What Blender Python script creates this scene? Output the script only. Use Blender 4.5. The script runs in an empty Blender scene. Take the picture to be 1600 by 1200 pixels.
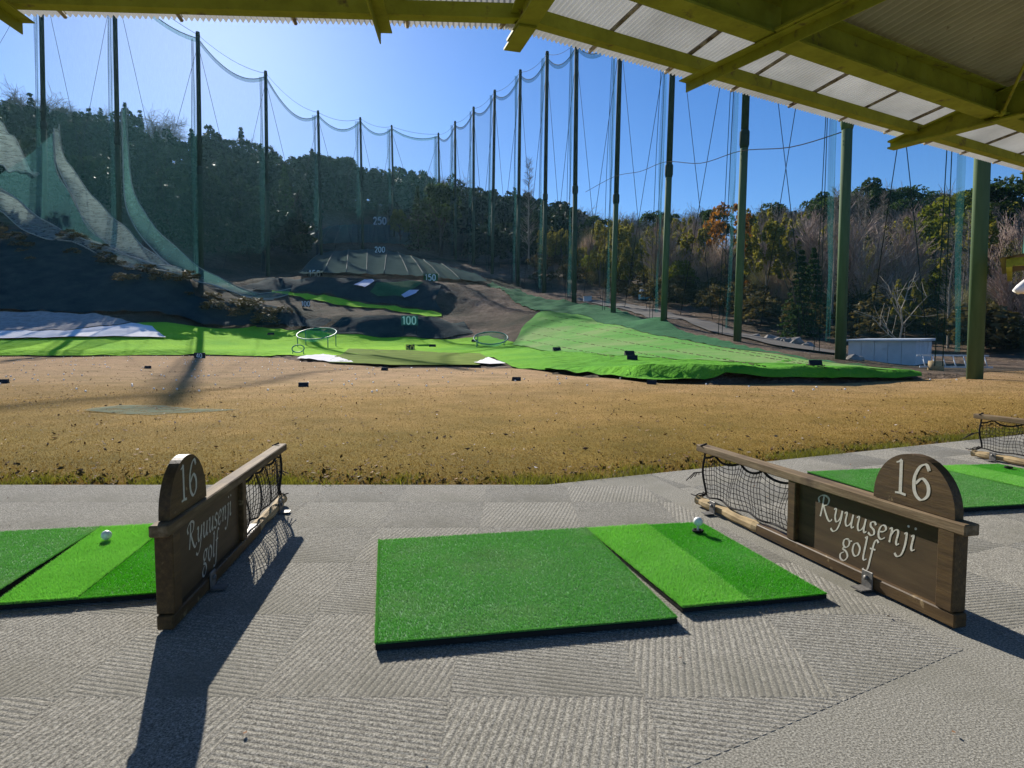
import bpy, bmesh, math, random
import numpy as np
from mathutils import Vector, Matrix
R = math.radians
random.seed(7); rng = np.random.default_rng(7)
sc = bpy.context.scene
col = sc.collection
# ------------------------------------------------------------------ camera, sky, sun, exposure
F = 1000.0; CX, CY = 800.0, 600.0; H = 0.91; PITCH = math.atan(66 / F)
cam_d = bpy.data.cameras.new('camera'); cam = bpy.data.objects.new('camera', cam_d); col.objects.link(cam)
cam_d.sensor_width = 36; cam_d.lens = 36 * F / 1600; cam_d.clip_start = 0.05; cam_d.clip_end = 3000
cam.location = (0, 0, H); cam.rotation_euler = (math.pi / 2 - PITCH, 0, 0); sc.camera = cam
SUN_AZ, SUN_EL = R(-25.0), R(26.3)                       # azimuth from +Y, negative = left
w = bpy.data.worlds.new('World'); sc.world = w; w.use_nodes = True
wn = w.node_tree; bg = wn.nodes['Background']
sky = wn.nodes.new('ShaderNodeTexSky'); sky.sky_type = 'NISHITA'; sky.sun_disc = False
sky.sun_elevation = SUN_EL; sky.sun_rotation = SUN_AZ; sky.air_density = 1.0; sky.dust_density = 0.22; sky.ozone_density = 6.0
hs = wn.nodes.new('ShaderNodeHueSaturation'); hs.inputs['Saturation'].default_value = 1.17; hs.inputs['Hue'].default_value = .508
wn.links.new(sky.outputs[0], hs.inputs['Color']); wn.links.new(hs.outputs[0], bg.inputs[0]); bg.inputs[1].default_value = 0.078
sd = bpy.data.lights.new('sun', 'SUN'); sd.energy = 4.9; sd.angle = R(0.42); sd.color = (1, 0.95, 0.87)
sun = bpy.data.objects.new('sun', sd); col.objects.link(sun)
SD = Vector((math.sin(SUN_AZ) * math.cos(SUN_EL), math.cos(SUN_AZ) * math.cos(SUN_EL), math.sin(SUN_EL)))
sun.rotation_euler = SD.to_track_quat('Z', 'Y').to_euler(); sun.location = (0, 0, 60)
sc.view_settings.view_transform = 'Standard'; sc.view_settings.look = 'None'; sc.view_settings.gamma = 1
sc.view_settings.exposure = 0.8
sc.view_settings.use_curve_mapping = False
sc.cycles.transparent_max_bounces = 14; sc.cycles.max_bounces = 4; sc.cycles.diffuse_bounces = 3; sc.cycles.caustics_reflective = False; sc.cycles.caustics_refractive = False; sc.cycles.transmission_bounces = 3; sc.cycles.use_denoising = True

# ------------------------------------------------------------------ helpers
cp, sp = math.cos(PITCH), math.sin(PITCH)
def ray(px, py):
    a, b = (px - CX) / F, (CY - py) / F
    return Vector((a, cp + b * sp, -sp + b * cp))
def at(px, py, Y):                                        # point seen at a picture position, at distance Y
    d = ray(px, py); return Vector((0, 0, H)) + d * (Y / d.y)
def atz(px, py, z):                                       # ... on a horizontal level
    d = ray(px, py); return Vector((0, 0, H)) + d * ((z - H) / d.z)
def tag(o, label=None, cat=None, group=None, kind=None):
    if label: o['label'] = label
    if cat: o['category'] = cat
    if group: o['group'] = group
    if kind: o['kind'] = kind
    return o
def empty(name, loc=(0, 0, 0), rz=0, label=None, cat=None, group=None, kind=None):
    o = bpy.data.objects.new(name, None); col.objects.link(o); o.location = loc; o.rotation_euler[2] = rz
    o.empty_display_size = 0.1
    return tag(o, label, cat, group, kind)
def link(name, me, parent=None, mat=None, loc=None, rz=0):
    o = bpy.data.objects.new(name, me); col.objects.link(o)
    if mat is not None and not me.materials: me.materials.append(mat)
    if parent is not None: o.parent = parent
    if loc is not None: o.location = loc
    o.rotation_euler[2] = rz
    return o
def np_mesh(name, V, Fc, smooth=False):
    V = np.asarray(V, dtype=np.float32); Fc = np.asarray(Fc, dtype=np.int32); k = Fc.shape[1]
    me = bpy.data.meshes.new(name); me.vertices.add(len(V)); me.vertices.foreach_set('co', V.ravel())
    me.loops.add(Fc.size); me.loops.foreach_set('vertex_index', Fc.ravel())
    me.polygons.add(len(Fc)); me.polygons.foreach_set('loop_start', np.arange(0, Fc.size, k, dtype=np.int32))
    if smooth: me.polygons.foreach_set('use_smooth', np.ones(len(Fc), dtype=bool))
    me.update(calc_edges=True); return me
class MB:
    def __init__(s): s.v = []; s.f = []; s.sm = []
    def add(s, vs, fs, smooth=False):
        n = len(s.v); s.v += [tuple(v) for v in vs]; s.f += [tuple(i + n for i in f) for f in fs]; s.sm += [smooth] * len(fs); return s
    def box(s, c, d, M=None, bev=0.0):
        bm = bmesh.new(); bmesh.ops.create_cube(bm, size=1)
        for v in bm.verts: v.co = Vector((v.co.x * d[0], v.co.y * d[1], v.co.z * d[2]))
        if bev: bmesh.ops.bevel(bm, geom=bm.edges[:] + bm.verts[:], offset=bev, segments=1, affect='EDGES')
        T = Matrix.Translation(c) if M is None else M @ Matrix.Translation(c)
        bm.verts.index_update(); s.add([T @ v.co for v in bm.verts], [[v.index for v in f.verts] for f in bm.faces]); bm.free(); return s
    def tube(s, pts, r, seg=8, cap=True, smooth=True):
        pts = [Vector(p) for p in pts]; n = len(pts); rs = r if isinstance(r, (list, tuple)) else [r] * n
        vs = []; up = None
        for i, p in enumerate(pts):
            t = (pts[min(i + 1, n - 1)] - pts[max(i - 1, 0)]).normalized()
            if up is None: up = Vector((0, 0, 1)) if abs(t.z) < .9 else Vector((1, 0, 0))
            a = t.cross(up).normalized(); b = a.cross(t).normalized(); up = b
            for k in range(seg):
                an = 2 * math.pi * k / seg; vs.append(p + (a * math.cos(an) + b * math.sin(an)) * rs[i])
        fs = [(i * seg + k, i * seg + (k + 1) % seg, (i + 1) * seg + (k + 1) % seg, (i + 1) * seg + k) for i in range(n - 1) for k in range(seg)]
        if cap: fs += [tuple(range(seg))[::-1], tuple((n - 1) * seg + k for k in range(seg))]
        return s.add(vs, fs, smooth)
    def grid(s, rows, smooth=True):
        n = len(rows[0]); vs = [p for r in rows for p in r]
        return s.add(vs, [(i * n + j, i * n + j + 1, (i + 1) * n + j + 1, (i + 1) * n + j) for i in range(len(rows) - 1) for j in range(n - 1)], smooth)
    def mesh(s, name):
        me = bpy.data.meshes.new(name); me.from_pydata(s.v, [], s.f)
        me.polygons.foreach_set('use_smooth', s.sm); me.update(); return me
    def build(s, name, mat, parent=None, loc=None, rz=0):
        return link(name, s.mesh(name), parent, mat, loc, rz)
def copy_tree(o, parent=None):
    c = o.copy(); col.objects.link(c); c.parent = parent
    for ch in o.children: copy_tree(ch, c)
    return c
def crom(pts, n=6):
    P = [Vector(p) for p in pts]; out = []
    for i in range(len(P) - 1):
        a, b, c, d = P[max(i - 1, 0)], P[i], P[i + 1], P[min(i + 2, len(P) - 1)]
        for k in range(n):
            t = k / n
            out.append(.5 * ((2 * b) + (c - a) * t + (2 * a - 5 * b + 4 * c - d) * t * t + (3 * b - a - 3 * c + d) * t ** 3))
    return out + [P[-1]]

# ------------------------------------------------------------------ materials
def nodes(name):
    m = bpy.data.materials.new(name); m.use_nodes = True; nt = m.node_tree
    return m, nt, nt.nodes['Principled BSDF'], nt.nodes['Material Output']
def noise(nt, co, scale, detail=4, rough=.6, vec=(1, 1, 1)):
    n = nt.nodes.new('ShaderNodeTexNoise'); n.inputs['Scale'].default_value = scale; n.inputs['Detail'].default_value = detail; n.inputs['Roughness'].default_value = rough
    mp = nt.nodes.new('ShaderNodeMapping'); mp.inputs['Scale'].default_value = vec
    nt.links.new(co, mp.inputs[0]); nt.links.new(mp.outputs[0], n.inputs['Vector']); return n.outputs['Fac']
def ramp(nt, fac, stops):
    r = nt.nodes.new('ShaderNodeValToRGB'); e = r.color_ramp.elements
    while len(e) < len(stops): e.new(.5)
    for i, (p, c) in enumerate(stops): e[i].position = p; e[i].color = (*c, 1) if len(c) == 3 else c
    nt.links.new(fac, r.inputs[0]); return r.outputs[0]
def mixc(nt, fac, a, b, mode='MIX'):
    n = nt.nodes.new('ShaderNodeMix'); n.data_type = 'RGBA'; n.blend_type = mode
    for s, v in ((n.inputs[0], fac), (n.inputs[6], a), (n.inputs[7], b)):
        if hasattr(v, 'is_linked'): nt.links.new(v, s)
        elif isinstance(v, (int, float)): s.default_value = v
        else: s.default_value = (*v, 1)
    return n.outputs[2]
def M(name, stops, scale=3.0, detail=5, rough=.75, bump=0., bscale=None, vec=(1, 1, 1), big=None, coord='Object', metal=0., trans=None, island=None, spec=.3, bdist=.01, rgh=.6):
    """noise-coloured procedural surface; big=(scale, colour, lo, hi) adds large patches; trans=(amount, colour) lets light through"""
    m, nt, bs, out = nodes(name); L = nt.links
    co = nt.nodes.new('ShaderNodeTexCoord').outputs[coord]
    if isinstance(stops[0], (int, float)): c = stops; stops = [(.3, tuple(x * .88 for x in c)), (.7, tuple(min(1, x * 1.1) for x in c))]
    cc = ramp(nt, noise(nt, co, scale, detail, rgh, vec), stops)
    if island:
        g = nt.nodes.new('ShaderNodeNewGeometry')
        cc = mixc(nt, island[0], cc, ramp(nt, g.outputs['Random Per Island'], island[1]))
    if big:
        cc = mixc(nt, ramp(nt, noise(nt, co, big[0], 4), [(big[2], (0, 0, 0)), (big[3], (1, 1, 1))]), cc, big[1])
    L.new(cc, bs.inputs['Base Color']); bs.inputs['Roughness'].default_value = rough; bs.inputs['Metallic'].default_value = metal
    bs.inputs['Specular IOR Level'].default_value = spec
    if bump:
        b = nt.nodes.new('ShaderNodeBump'); b.inputs['Strength'].default_value = bump; b.inputs['Distance'].default_value = bdist
        L.new(noise(nt, co, bscale or scale * 4, 5, .65, vec), b.inputs['Height']); L.new(b.outputs[0], bs.inputs['Normal'])
    if trans:
        t = nt.nodes.new('ShaderNodeBsdfTranslucent'); L.new(mixc(nt, 1.0, cc, trans[1], 'MULTIPLY'), t.inputs[0])
        mx = nt.nodes.new('ShaderNodeMixShader'); mx.inputs[0].default_value = trans[0]
        L.new(bs.outputs[0], mx.inputs[1]); L.new(t.outputs[0], mx.inputs[2]); L.new(mx.outputs[0], out.inputs[0])
    return m
def net_mat(name, cover, colr, tcol, vary=.5, vec=(40, 40, 1.2), nscale=1.0):
    """fine netting too far off to see its mesh: part see-through, part cloth that also glows when lit from behind"""
    m, nt, bs, out = nodes(name); L = nt.links; nt.nodes.remove(bs)
    co = nt.nodes.new('ShaderNodeTexCoord').outputs['Object']
    d = nt.nodes.new('ShaderNodeBsdfDiffuse'); d.inputs[0].default_value = (*colr, 1)
    t = nt.nodes.new('ShaderNodeBsdfTranslucent'); t.inputs[0].default_value = (*tcol, 1)
    a = nt.nodes.new('ShaderNodeAddShader'); L.new(d.outputs[0], a.inputs[0]); L.new(t.outputs[0], a.inputs[1])
    tr = nt.nodes.new('ShaderNodeBsdfTransparent')
    mx = nt.nodes.new('ShaderNodeMixShader'); L.new(tr.outputs[0], mx.inputs[1]); L.new(a.outputs[0], mx.inputs[2])
    f = ramp(nt, noise(nt, co, nscale, 4, .6, vec), [(.25, (cover * (1 - vary),) * 3), (.75, (min(1, cover * (1 + vary)),) * 3)])
    L.new(f, mx.inputs[0]); L.new(mx.outputs[0], out.inputs[0]); return m

MT = {}
MT['soil'] = M('soil', [(.3, (.075, .052, .034)), (.5, (.175, .125, .085)), (.7, (.29, .215, .155))], 1.3, 9, 1, 1, 3.0, big=(.05, (.05, .05, .03), .45, .62), bdist=.35, spec=.05, rgh=.75)
def field_mat():
    m, nt, bs, out = nodes('dry_turf'); L = nt.links; tc = nt.nodes.new('ShaderNodeTexCoord').outputs['Object']
    sx = nt.nodes.new('ShaderNodeSeparateXYZ'); L.new(tc, sx.inputs[0])
    ad = nt.nodes.new('ShaderNodeMath'); ad.operation = 'MULTIPLY_ADD'; L.new(noise(nt, tc, .35, 5, .65), ad.inputs[0]); ad.inputs[1].default_value = 9; L.new(sx.outputs[1], ad.inputs[2])
    mr = nt.nodes.new('ShaderNodeMapRange'); L.new(ad.outputs[0], mr.inputs[0]); mr.inputs[1].default_value = 6; mr.inputs[2].default_value = 46
    base = ramp(nt, mr.outputs[0], [(.0, (.17, .13, .028)), (.09, (.28, .20, .044)), (.2, (.42, .27, .085)), (.38, (.48, .315, .155)), (.7, (.46, .295, .15)), (1, (.39, .245, .12))])
    fine = ramp(nt, noise(nt, tc, 55, 8, .75), [(.3, (.42, .40, .36)), (.5, (.95, .95, .95)), (.72, (1.5, 1.5, 1.5))])
    pat = ramp(nt, noise(nt, tc, 1.1, 6, .7), [(.32, (.72, .74, .68)), (.62, (1.12, 1.08, 1.1))])
    c = mixc(nt, 1.0, mixc(nt, 1.0, base, fine, 'MULTIPLY'), pat, 'MULTIPLY'); L.new(c, bs.inputs['Base Color']); bs.inputs['Roughness'].default_value = 1; bs.inputs['Specular IOR Level'].default_value = .05
    b = nt.nodes.new('ShaderNodeBump'); b.inputs['Strength'].default_value = .9; b.inputs['Distance'].default_value = .035; L.new(noise(nt, tc, 70, 7, .7), b.inputs['Height']); L.new(b.outputs[0], bs.inputs['Normal']); return m
MT['field'] = field_mat()
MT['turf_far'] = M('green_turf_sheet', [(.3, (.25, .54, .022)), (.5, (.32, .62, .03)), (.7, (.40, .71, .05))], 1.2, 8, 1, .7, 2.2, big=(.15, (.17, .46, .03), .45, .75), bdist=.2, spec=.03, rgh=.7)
def glare_shift_x(mat, x0, x1, c):
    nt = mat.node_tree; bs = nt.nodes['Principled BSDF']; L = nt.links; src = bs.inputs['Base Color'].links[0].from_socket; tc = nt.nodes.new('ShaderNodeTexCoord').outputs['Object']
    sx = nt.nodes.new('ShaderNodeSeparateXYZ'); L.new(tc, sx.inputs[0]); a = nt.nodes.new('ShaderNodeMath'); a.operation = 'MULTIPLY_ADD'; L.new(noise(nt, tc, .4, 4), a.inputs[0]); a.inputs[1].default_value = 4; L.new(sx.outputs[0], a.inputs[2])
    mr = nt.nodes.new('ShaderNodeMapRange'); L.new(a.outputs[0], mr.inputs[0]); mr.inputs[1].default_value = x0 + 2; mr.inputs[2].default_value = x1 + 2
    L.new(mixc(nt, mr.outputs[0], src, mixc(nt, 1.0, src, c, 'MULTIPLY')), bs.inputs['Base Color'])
glare_shift_x(MT['turf_far'], -9, 3, (.36, .54, .9))  # sun glare painted into the turf colour: neon left, easing to green right
MT['turf_slope'] = M('pale_green_turf', [(.3, (.085, .27, .04)), (.7, (.16, .37, .075))], .6, 9, 1, .7, 3, big=(.16, (.21, .32, .10), .46, .62), bdist=.08, spec=.04, rgh=.7)
MT['turf_dark'] = M('dark_green_net_cover', [(.3, (.018, .09, .035)), (.7, (.055, .18, .07))], .6, 7, 1, .6, 3, bdist=.14, spec=.04, rgh=.7)
MT['turf_olive'] = M('olive_turf', [(.3, (.11, .17, .015)), (.7, (.19, .26, .035))], .8, 5, 1, .2, 6, spec=.03)
MT['white_sheet'] = M('white_sheet', (.90, .85, .80), .8, 4, 1, .3, 2, bdist=.1, spec=.05)
MT['lilac_sheet'] = M('pale_sheet', (.62, .62, .72), .8, 4, .7, .3, 2, bdist=.1)
MT['grey_sheet'] = M('grey_netting_sheet', [(.3, (.30, .27, .24)), (.7, (.5, .45, .40))], 2.5, 8, 1, .7, 5, bdist=.1, spec=.05)
MT['bank_net_shade'] = M('bank_netting_and_shade', [(.3, (.010, .028, .032)), (.7, (.032, .062, .058))], .8, 8, 1, .6, 2.2, bdist=.2, spec=.05)
MT['felt'] = M('grey_felt', [(.36, (.116, .11, .09)), (.5, (.25, .236, .198)), (.64, (.422, .40, .337))], 180, 6, 1, .7, 230, big=(1.3, (.18, .172, .135), .5, .72), bdist=.003, spec=.1)
MT['carpet'] = M('ribbed_carpet', [(.36, (.120, .112, .093)), (.5, (.262, .246, .207)), (.64, (.46, .434, .37))], 190, 6, 1, .7, 250, big=(1.3, (.185, .175, .14), .52, .72), bdist=.004, spec=.1, coord='Object')
MT['mat'] = M('stance_turf', [(.3, (.05, .20, .05)), (.7, (.09, .27, .08))], 6, 4, .75, .5, 200, bdist=.004, spec=.2)
MT['mat_blade'] = M('stance_turf_blades', [(.3, (.11, .36, .05)), (.7, (.17, .46, .085))], 4, 4, .6, big=(1.9, (.27, .42, .22), .5, .70), island=(.4, [(0, (.05, .24, .05)), (1, (.26, .60, .22))]), spec=.35, trans=(.3, (.8, 1, .5)))
MT['hit_blade'] = M('hitting_turf_blades', [(.3, (.08, .43, .025)), (.7, (.13, .54, .04))], 4, 4, .6, big=(2.5, (.22, .50, .13), .52, .75), island=(.4, [(0, (.04, .24, .012)), (1, (.18, .56, .07))]), spec=.35, trans=(.3, (.8, 1, .4)))
MT['strip_blade'] = M('light_turf_blades', [(.3, (.22, .56, .10)), (.7, (.32, .70, .16))], 5, 4, .55, island=(.4, [(0, (.14, .42, .06)), (1, (.40, .74, .22))]), spec=.35, trans=(.3, (.8, 1, .4)))
def spot(mat, c, r, colr, amt, sc_=14):
    nt = mat.node_tree; bs = nt.nodes['Principled BSDF']; L = nt.links; src = bs.inputs['Base Color'].links[0].from_socket
    tc = nt.nodes.new('ShaderNodeTexCoord').outputs['Object']; d = nt.nodes.new('ShaderNodeVectorMath'); d.operation = 'DISTANCE'; L.new(tc, d.inputs[0]); d.inputs[1].default_value = (*c, 0)
    a = nt.nodes.new('ShaderNodeMath'); a.operation = 'MULTIPLY_ADD'; L.new(noise(nt, tc, sc_, 5, .7), a.inputs[0]); a.inputs[1].default_value = r * 1.2; L.new(d.outputs['Value'], a.inputs[2])
    f = ramp(nt, a.outputs[0], [(r * .9, (amt,) * 3), (min(.99, r * 2.0), (0, 0, 0))]); L.new(mixc(nt, f, src, colr), bs.inputs['Base Color'])
spot(MT['mat_blade'], (.02, 2.4), .46, (.27, .42, .20), .8, 5); spot(MT['mat_blade'], (-.09, 2.6), .085, (.27, .25, .19), .85, 30); spot(MT['mat_blade'], (-.33, 2.42), .06, (.16, .22, .12), .5, 30)
spot(MT['hit_blade'], (.93, 2.62), .17, (.30, .58, .20), .7, 12); spot(MT['hit_blade'], (.86, 2.90), .05, (.12, .30, .06), .6, 30); spot(MT['strip_blade'], (.66, 2.5), .3, (.34, .62, .22), .5, 8)
MT['rubber'] = M('black_rubber', (.02, .02, .018), 20, 4, .9, .3, 80, spec=.1)
MT['wood'] = M('brown_stained_wood', [(.25, (.030, .016, .005)), (.5, (.080, .044, .013)), (.75, (.145, .085, .027))], 5, 9, .6, .4, 14, vec=(1, 9, 9), big=(16, (.26, .18, .085), .63, .69), bdist=.003, rgh=.7)
MT['panel'] = M('brown_panel', [(.3, (.050, .030, .012)), (.7, (.105, .066, .028))], 3, 8, .6, .2, 14, vec=(1, 8, 8), bdist=.002)
MT['rail'] = M('weathered_rail_wood', [(.25, (.07, .042, .018)), (.5, (.16, .105, .05)), (.75, (.30, .215, .12))], 4, 8, .85, .5, 12, vec=(1, 12, 12), big=(5, (.09, .055, .03), .52, .68), bdist=.004)
MT['log'] = M('pale_weathered_wood', [(.25, (.16, .10, .045)), (.5, (.38, .27, .13)), (.75, (.52, .40, .22))], 5, 8, .85, .6, 12, vec=(1, 9, 9), bdist=.006)
MT['paint'] = M('cream_paint', [(.34, (.14, .10, .06)), (.42, (.54, .50, .40)), (.7, (.72, .69, .60))], 60, 8, .9, spec=.1, rgh=.75)
MT['cord'] = M('black_cord', (.016, .014, .013), 60, 4, .9, .5, 300)
MT['steel'] = M('dull_steel', [(.3, (.11, .10, .09)), (.7, (.24, .23, .21))], 25, 6, .6, .2, 60, metal=.5)
MT['ball'] = M('golf_ball', (.80, .80, .76), 8, 3, .35, 0, spec=.5)
MT['green_steel'] = M('yellow_green_steel', [(.3, (.20, .215, .018)), (.55, (.30, .315, .028)), (.75, (.34, .35, .05))], 5, 8, .7, .2, 30, big=(11, (.13, .10, .03), .6, .72), bdist=.003, spec=.2, rgh=.7)
MT['roof_white'] = M('translucent_sheet', [(.3, (.42, .42, .40)), (.7, (.62, .62, .60))], 2, 7, .8, trans=(.30, (1, 1, 1)), spec=.1, big=(5, (.5, .48, .42), .62, .75))
MT['roof_tan'] = M('tan_corrugated_sheet', [(.3, (.34, .31, .19)), (.7, (.47, .43, .28))], 2, 6, .8, .1, 20, big=(8, (.18, .14, .07), .68, .76))
MT['lap'] = M('dirty_sheet_lap', [(.35, (.10, .07, .04)), (.65, (.42, .37, .28))], 14, 6, .9)
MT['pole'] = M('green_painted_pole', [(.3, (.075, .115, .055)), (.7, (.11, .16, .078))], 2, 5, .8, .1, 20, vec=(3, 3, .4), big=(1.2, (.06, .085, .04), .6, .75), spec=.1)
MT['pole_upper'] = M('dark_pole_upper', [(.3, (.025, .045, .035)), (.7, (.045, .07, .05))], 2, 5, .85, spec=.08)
MT['pole_mid'] = M('dark_green_pole', [(.3, (.04, .07, .04)), (.7, (.06, .095, .055))], 2, 5, .85, spec=.08)
MT['rope'] = M('net_rope', (.018, .045, .045), 6, 4, .95, spec=.05)
MT['cable'] = M('steel_cable', (.025, .03, .035), 6, 3, .9, spec=.05)
MT['board'] = M('black_board', [(.3, (.012, .013, .014)), (.7, (.03, .03, .03))], 9, 4, .6)
MT['teal_board'] = M('teal_board', (.03, .14, .13), 4, 4, .7)
MT['digit'] = M('white_digits', (.78, .8, .8), 9, 3, .7)
MT['digit_teal'] = M('pale_teal_digits', (.66, .80, .80), 9, 3, .7)
MT['digit_amber'] = M('amber_digits', (.75, .55, .12), 9, 3, .7)
MT['frame_green'] = M('green_ring_tube', (.07, .26, .19), 9, 3, .5)
MT['shed'] = M('white_shed_metal', [(.3, (.50, .54, .56)), (.7, (.66, .69, .71))], 1.5, 5, .6, .1, 9, big=(1.8, (.36, .38, .37), .55, .75))
MT['turquoise'] = M('turquoise_metal', (.16, .42, .42), 3, 4, .6)
MT['tarp'] = M('green_tarp', (.02, .13, .09), 3, 5, .7, .4, 6, trans=(.25, (.6, 1, .8)))
MT['concrete'] = M('concrete', (.13, .11, .085), 4, 6, .9, .3, 20)
MT['rock'] = M('rubble_stone', [(.3, (.16, .14, .12)), (.7, (.36, .33, .29))], 3, 7, .95, .6, 8)
MT['bark'] = M('bark', [(.3, (.035, .026, .02)), (.7, (.10, .08, .06))], 4, 6, .95, .6, 10, vec=(4, 4, 1))
MT['pale_bark'] = M('pale_bark', [(.3, (.22, .19, .15)), (.7, (.40, .36, .29))], 4, 6, .95, spec=.05)
MT['twig'] = M('brown_twigs', [(.3, (.24, .165, .125)), (.7, (.48, .36, .28))], .6, 4, .95, island=(.5, [(0, (.14, .09, .07)), (1, (.52, .41, .33))]))
MT['sliver'] = M('tan_brushwood', [(.3, (.26, .19, .14)), (.7, (.46, .35, .26))], .6, 4, .95, island=(.5, [(0, (.16, .11, .08)), (1, (.56, .45, .35))]), trans=(.35, (1, .95, .85)), spec=.05)
MT['sliver_olive'] = M('olive_brushwood', [(.3, (.20, .18, .08)), (.7, (.36, .31, .15))], .6, 4, .95, island=(.5, [(0, (.12, .11, .05)), (1, (.46, .41, .22))]), trans=(.35, (1, 1, .7)), spec=.05)
MT['twig_grey'] = M('grey_twigs', [(.3, (.15, .12, .095)), (.7, (.36, .30, .24))], .6, 4, .95, island=(.5, [(0, (.10, .08, .06)), (1, (.44, .38, .30))]))
def leafm(n, a, b, lt, amt=.35): return M(n, [(.3, a), (.7, b)], .5, 4, .6, island=(.55, [(0, tuple(x * .5 for x in a)), (1, tuple(x * 1.35 for x in b))]), trans=(amt, lt), spec=.04)
MT['leaf_dark'] = leafm('dark_evergreen_leaves', (.028, .05, .018), (.06, .09, .03), (1.3, 1.4, .6), .3)
MT['leaf_hill'] = leafm('hill_evergreen_leaves', (.014, .027, .014), (.032, .05, .021), (1.2, 1.3, .6), .15)
MT['leaf_mid'] = leafm('yellow_green_leaves', (.085, .105, .016), (.17, .18, .035), (1.4, 1.4, .5))
MT['leaf_bamboo'] = leafm('bamboo_leaves', (.13, .135, .03), (.25, .23, .07), (1.4, 1.3, .5), .4)
MT['leaf_con'] = leafm('conifer_needles', (.026, .05, .02), (.06, .085, .03), (1.2, 1.4, .6), .25)
MT['leaf_rust'] = leafm('rust_leaves', (.17, .085, .025), (.28, .15, .04), (1.4, 1.1, .5), .4)
MT['brush'] = leafm('brown_brush', (.075, .065, .028), (.15, .125, .06), (1.3, 1.2, .6), .25)
MT['grass_green'] = M('weed_blades', [(.3, (.075, .085, .016)), (.7, (.17, .17, .035))], 3, 4, .8, island=(.6, [(0, (.04, .045, .012)), (1, (.27, .25, .06))]), trans=(.4, (1.2, 1.2, .5)))
MT['grass_dry'] = M('dry_grass_blades', [(.3, (.15, .105, .022)), (.7, (.27, .18, .05))], 1.2, 6, .9, island=(.5, [(0, (.10, .065, .014)), (1, (.36, .25, .09))]), trans=(.35, (1.2, 1.05, .6)))
MT['litter'] = M('dead_leaves', (.14, .07, .035), 3, 3, .9, island=(.8, [(0, (.045, .022, .012)), (.6, (.16, .08, .035)), (1, (.28, .16, .08))]))
MT['edge_leaf'] = M('edge_thatch', (.09, .06, .025), 3, 3, .95, island=(.8, [(0, (.025, .018, .008)), (.55, (.10, .07, .025)), (.9, (.17, .13, .05)), (1, (.42, .34, .26))]), spec=.05)
MT['feather'] = M('pale_scraps', (.62, .56, .5), 3, 3, .9, island=(.6, [(0, (.40, .32, .26)), (1, (.8, .76, .72))]))
MT['net'] = net_mat('far_netting', .19, (.007, .024, .028), (.011, .042, .046), .25)
MT['net_thin'] = net_mat('thin_netting', .09, (.01, .035, .04), (.018, .06, .065), .25)
MT['net_dense'] = net_mat('gathered_netting', .5, (.012, .06, .055), (.03, .12, .11), .3, (25, 25, .5))
MT['net_gather'] = net_mat('gathered_net_fold', .34, (.008, .035, .035), (.014, .055, .055), .4, (9, 9, .3))
MT['drape'] = net_mat('draped_netting', .5, (.22, .25, .23), (.17, .22, .20), .55, (1.2, 1.2, 5), 1.2)
MT['drape_teal'] = net_mat('draped_teal_netting', .42, (.10, .19, .17), (.08, .19, .17), .4, (1.2, 1.2, 5), 1.2)
MT['patch'] = net_mat('ground_net', .5, (.22, .27, .20), (.1, .12, .1), .6, (2, 2, 2), 2.5)
MT['net_skirt'] = net_mat('net_skirt', .4, (.03, .075, .075), (.04, .11, .11), .4, (1.2, 1.2, 5), 1.2)
MT['tent'] = net_mat('slope_netting', .9, (.075, .105, .09), (.04, .07, .06), .12, (1, 1, 1), .5)

# ------------------------------------------------------------------ terrain
EDGE = np.array([(-400, 30), (-80, 30), (-42, 35), (-31, 38.7), (-25.7, 39.5), (-21.5, 42), (-14.4, 37.9), (-9.3, 29), (-4, 22), (0, 21.6), (1.8, 17.8), (2.9, 14.8), (4.7, 13.6), (6.9, 13.8), (9.9, 15.4), (12.3, 17.0), (15.7, 19.5), (40, 22), (400, 22)], float)
def yedge(x): return np.interp(x, EDGE[:, 0], EDGE[:, 1])
CT = []
def ct(*ps):
    for p in ps: v = at(*p); CT.append((v.x, v.y, v.z))
ct((0, 545, 41), (150, 545, 42), (300, 545, 44), (450, 548, 42), (550, 556, 33), (640, 556, 38), (640, 545, 48), (740, 555, 35), (800, 565, 26))
ct((-80, 527, 45.5), (0, 527, 46), (120, 520, 47.5), (250, 506, 52.5), (300, 506, 55), (350, 508, 57.5), (440, 515, 57), (520, 522, 55), (600, 530, 55), (690, 532, 55), (760, 525, 56))
ct((-100, 484, 52.5), (0, 483, 54), (150, 491, 54.5), (-150, 365, 66), (0, 365, 69), (130, 378, 68.5), (240, 430, 62), (290, 440, 60.5), (0, 505, 51.5), (120, 508, 51.5), (-80, 505, 49.5), (345, 478, 60.3), (400, 482, 60), (440, 490, 59.2))
ct((480, 503, 58.6), (520, 494, 58.2), (600, 493, 58.4), (640, 496, 58.6), (700, 500, 59.5), (540, 488, 63), (640, 493, 64))
ct((420, 459, 70), (480, 464, 71), (560, 477, 70), (640, 489, 69), (700, 494, 69), (400, 470, 68))
ct((420, 436, 75), (500, 435, 75.5), (560, 436, 76), (640, 440, 77), (690, 445, 78), (430, 434.5, 90), (500, 434, 95), (560, 435, 100), (640, 438, 98), (700, 442, 94), (300, 435, 76), (340, 440, 74))
ct((500, 398, 122), (545, 395, 126), (605, 397, 126), (642, 406, 122), (690, 419, 114), (735, 433, 104))
ct((490, 384, 138), (560, 384, 142), (640, 386, 142), (520, 352, 168), (600, 352, 170), (650, 358, 166))
ct((720, 520, 60), (730, 500, 64), (760, 452, 84), (780, 480, 70), (835, 488, 62), (800, 510, 57))
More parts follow.
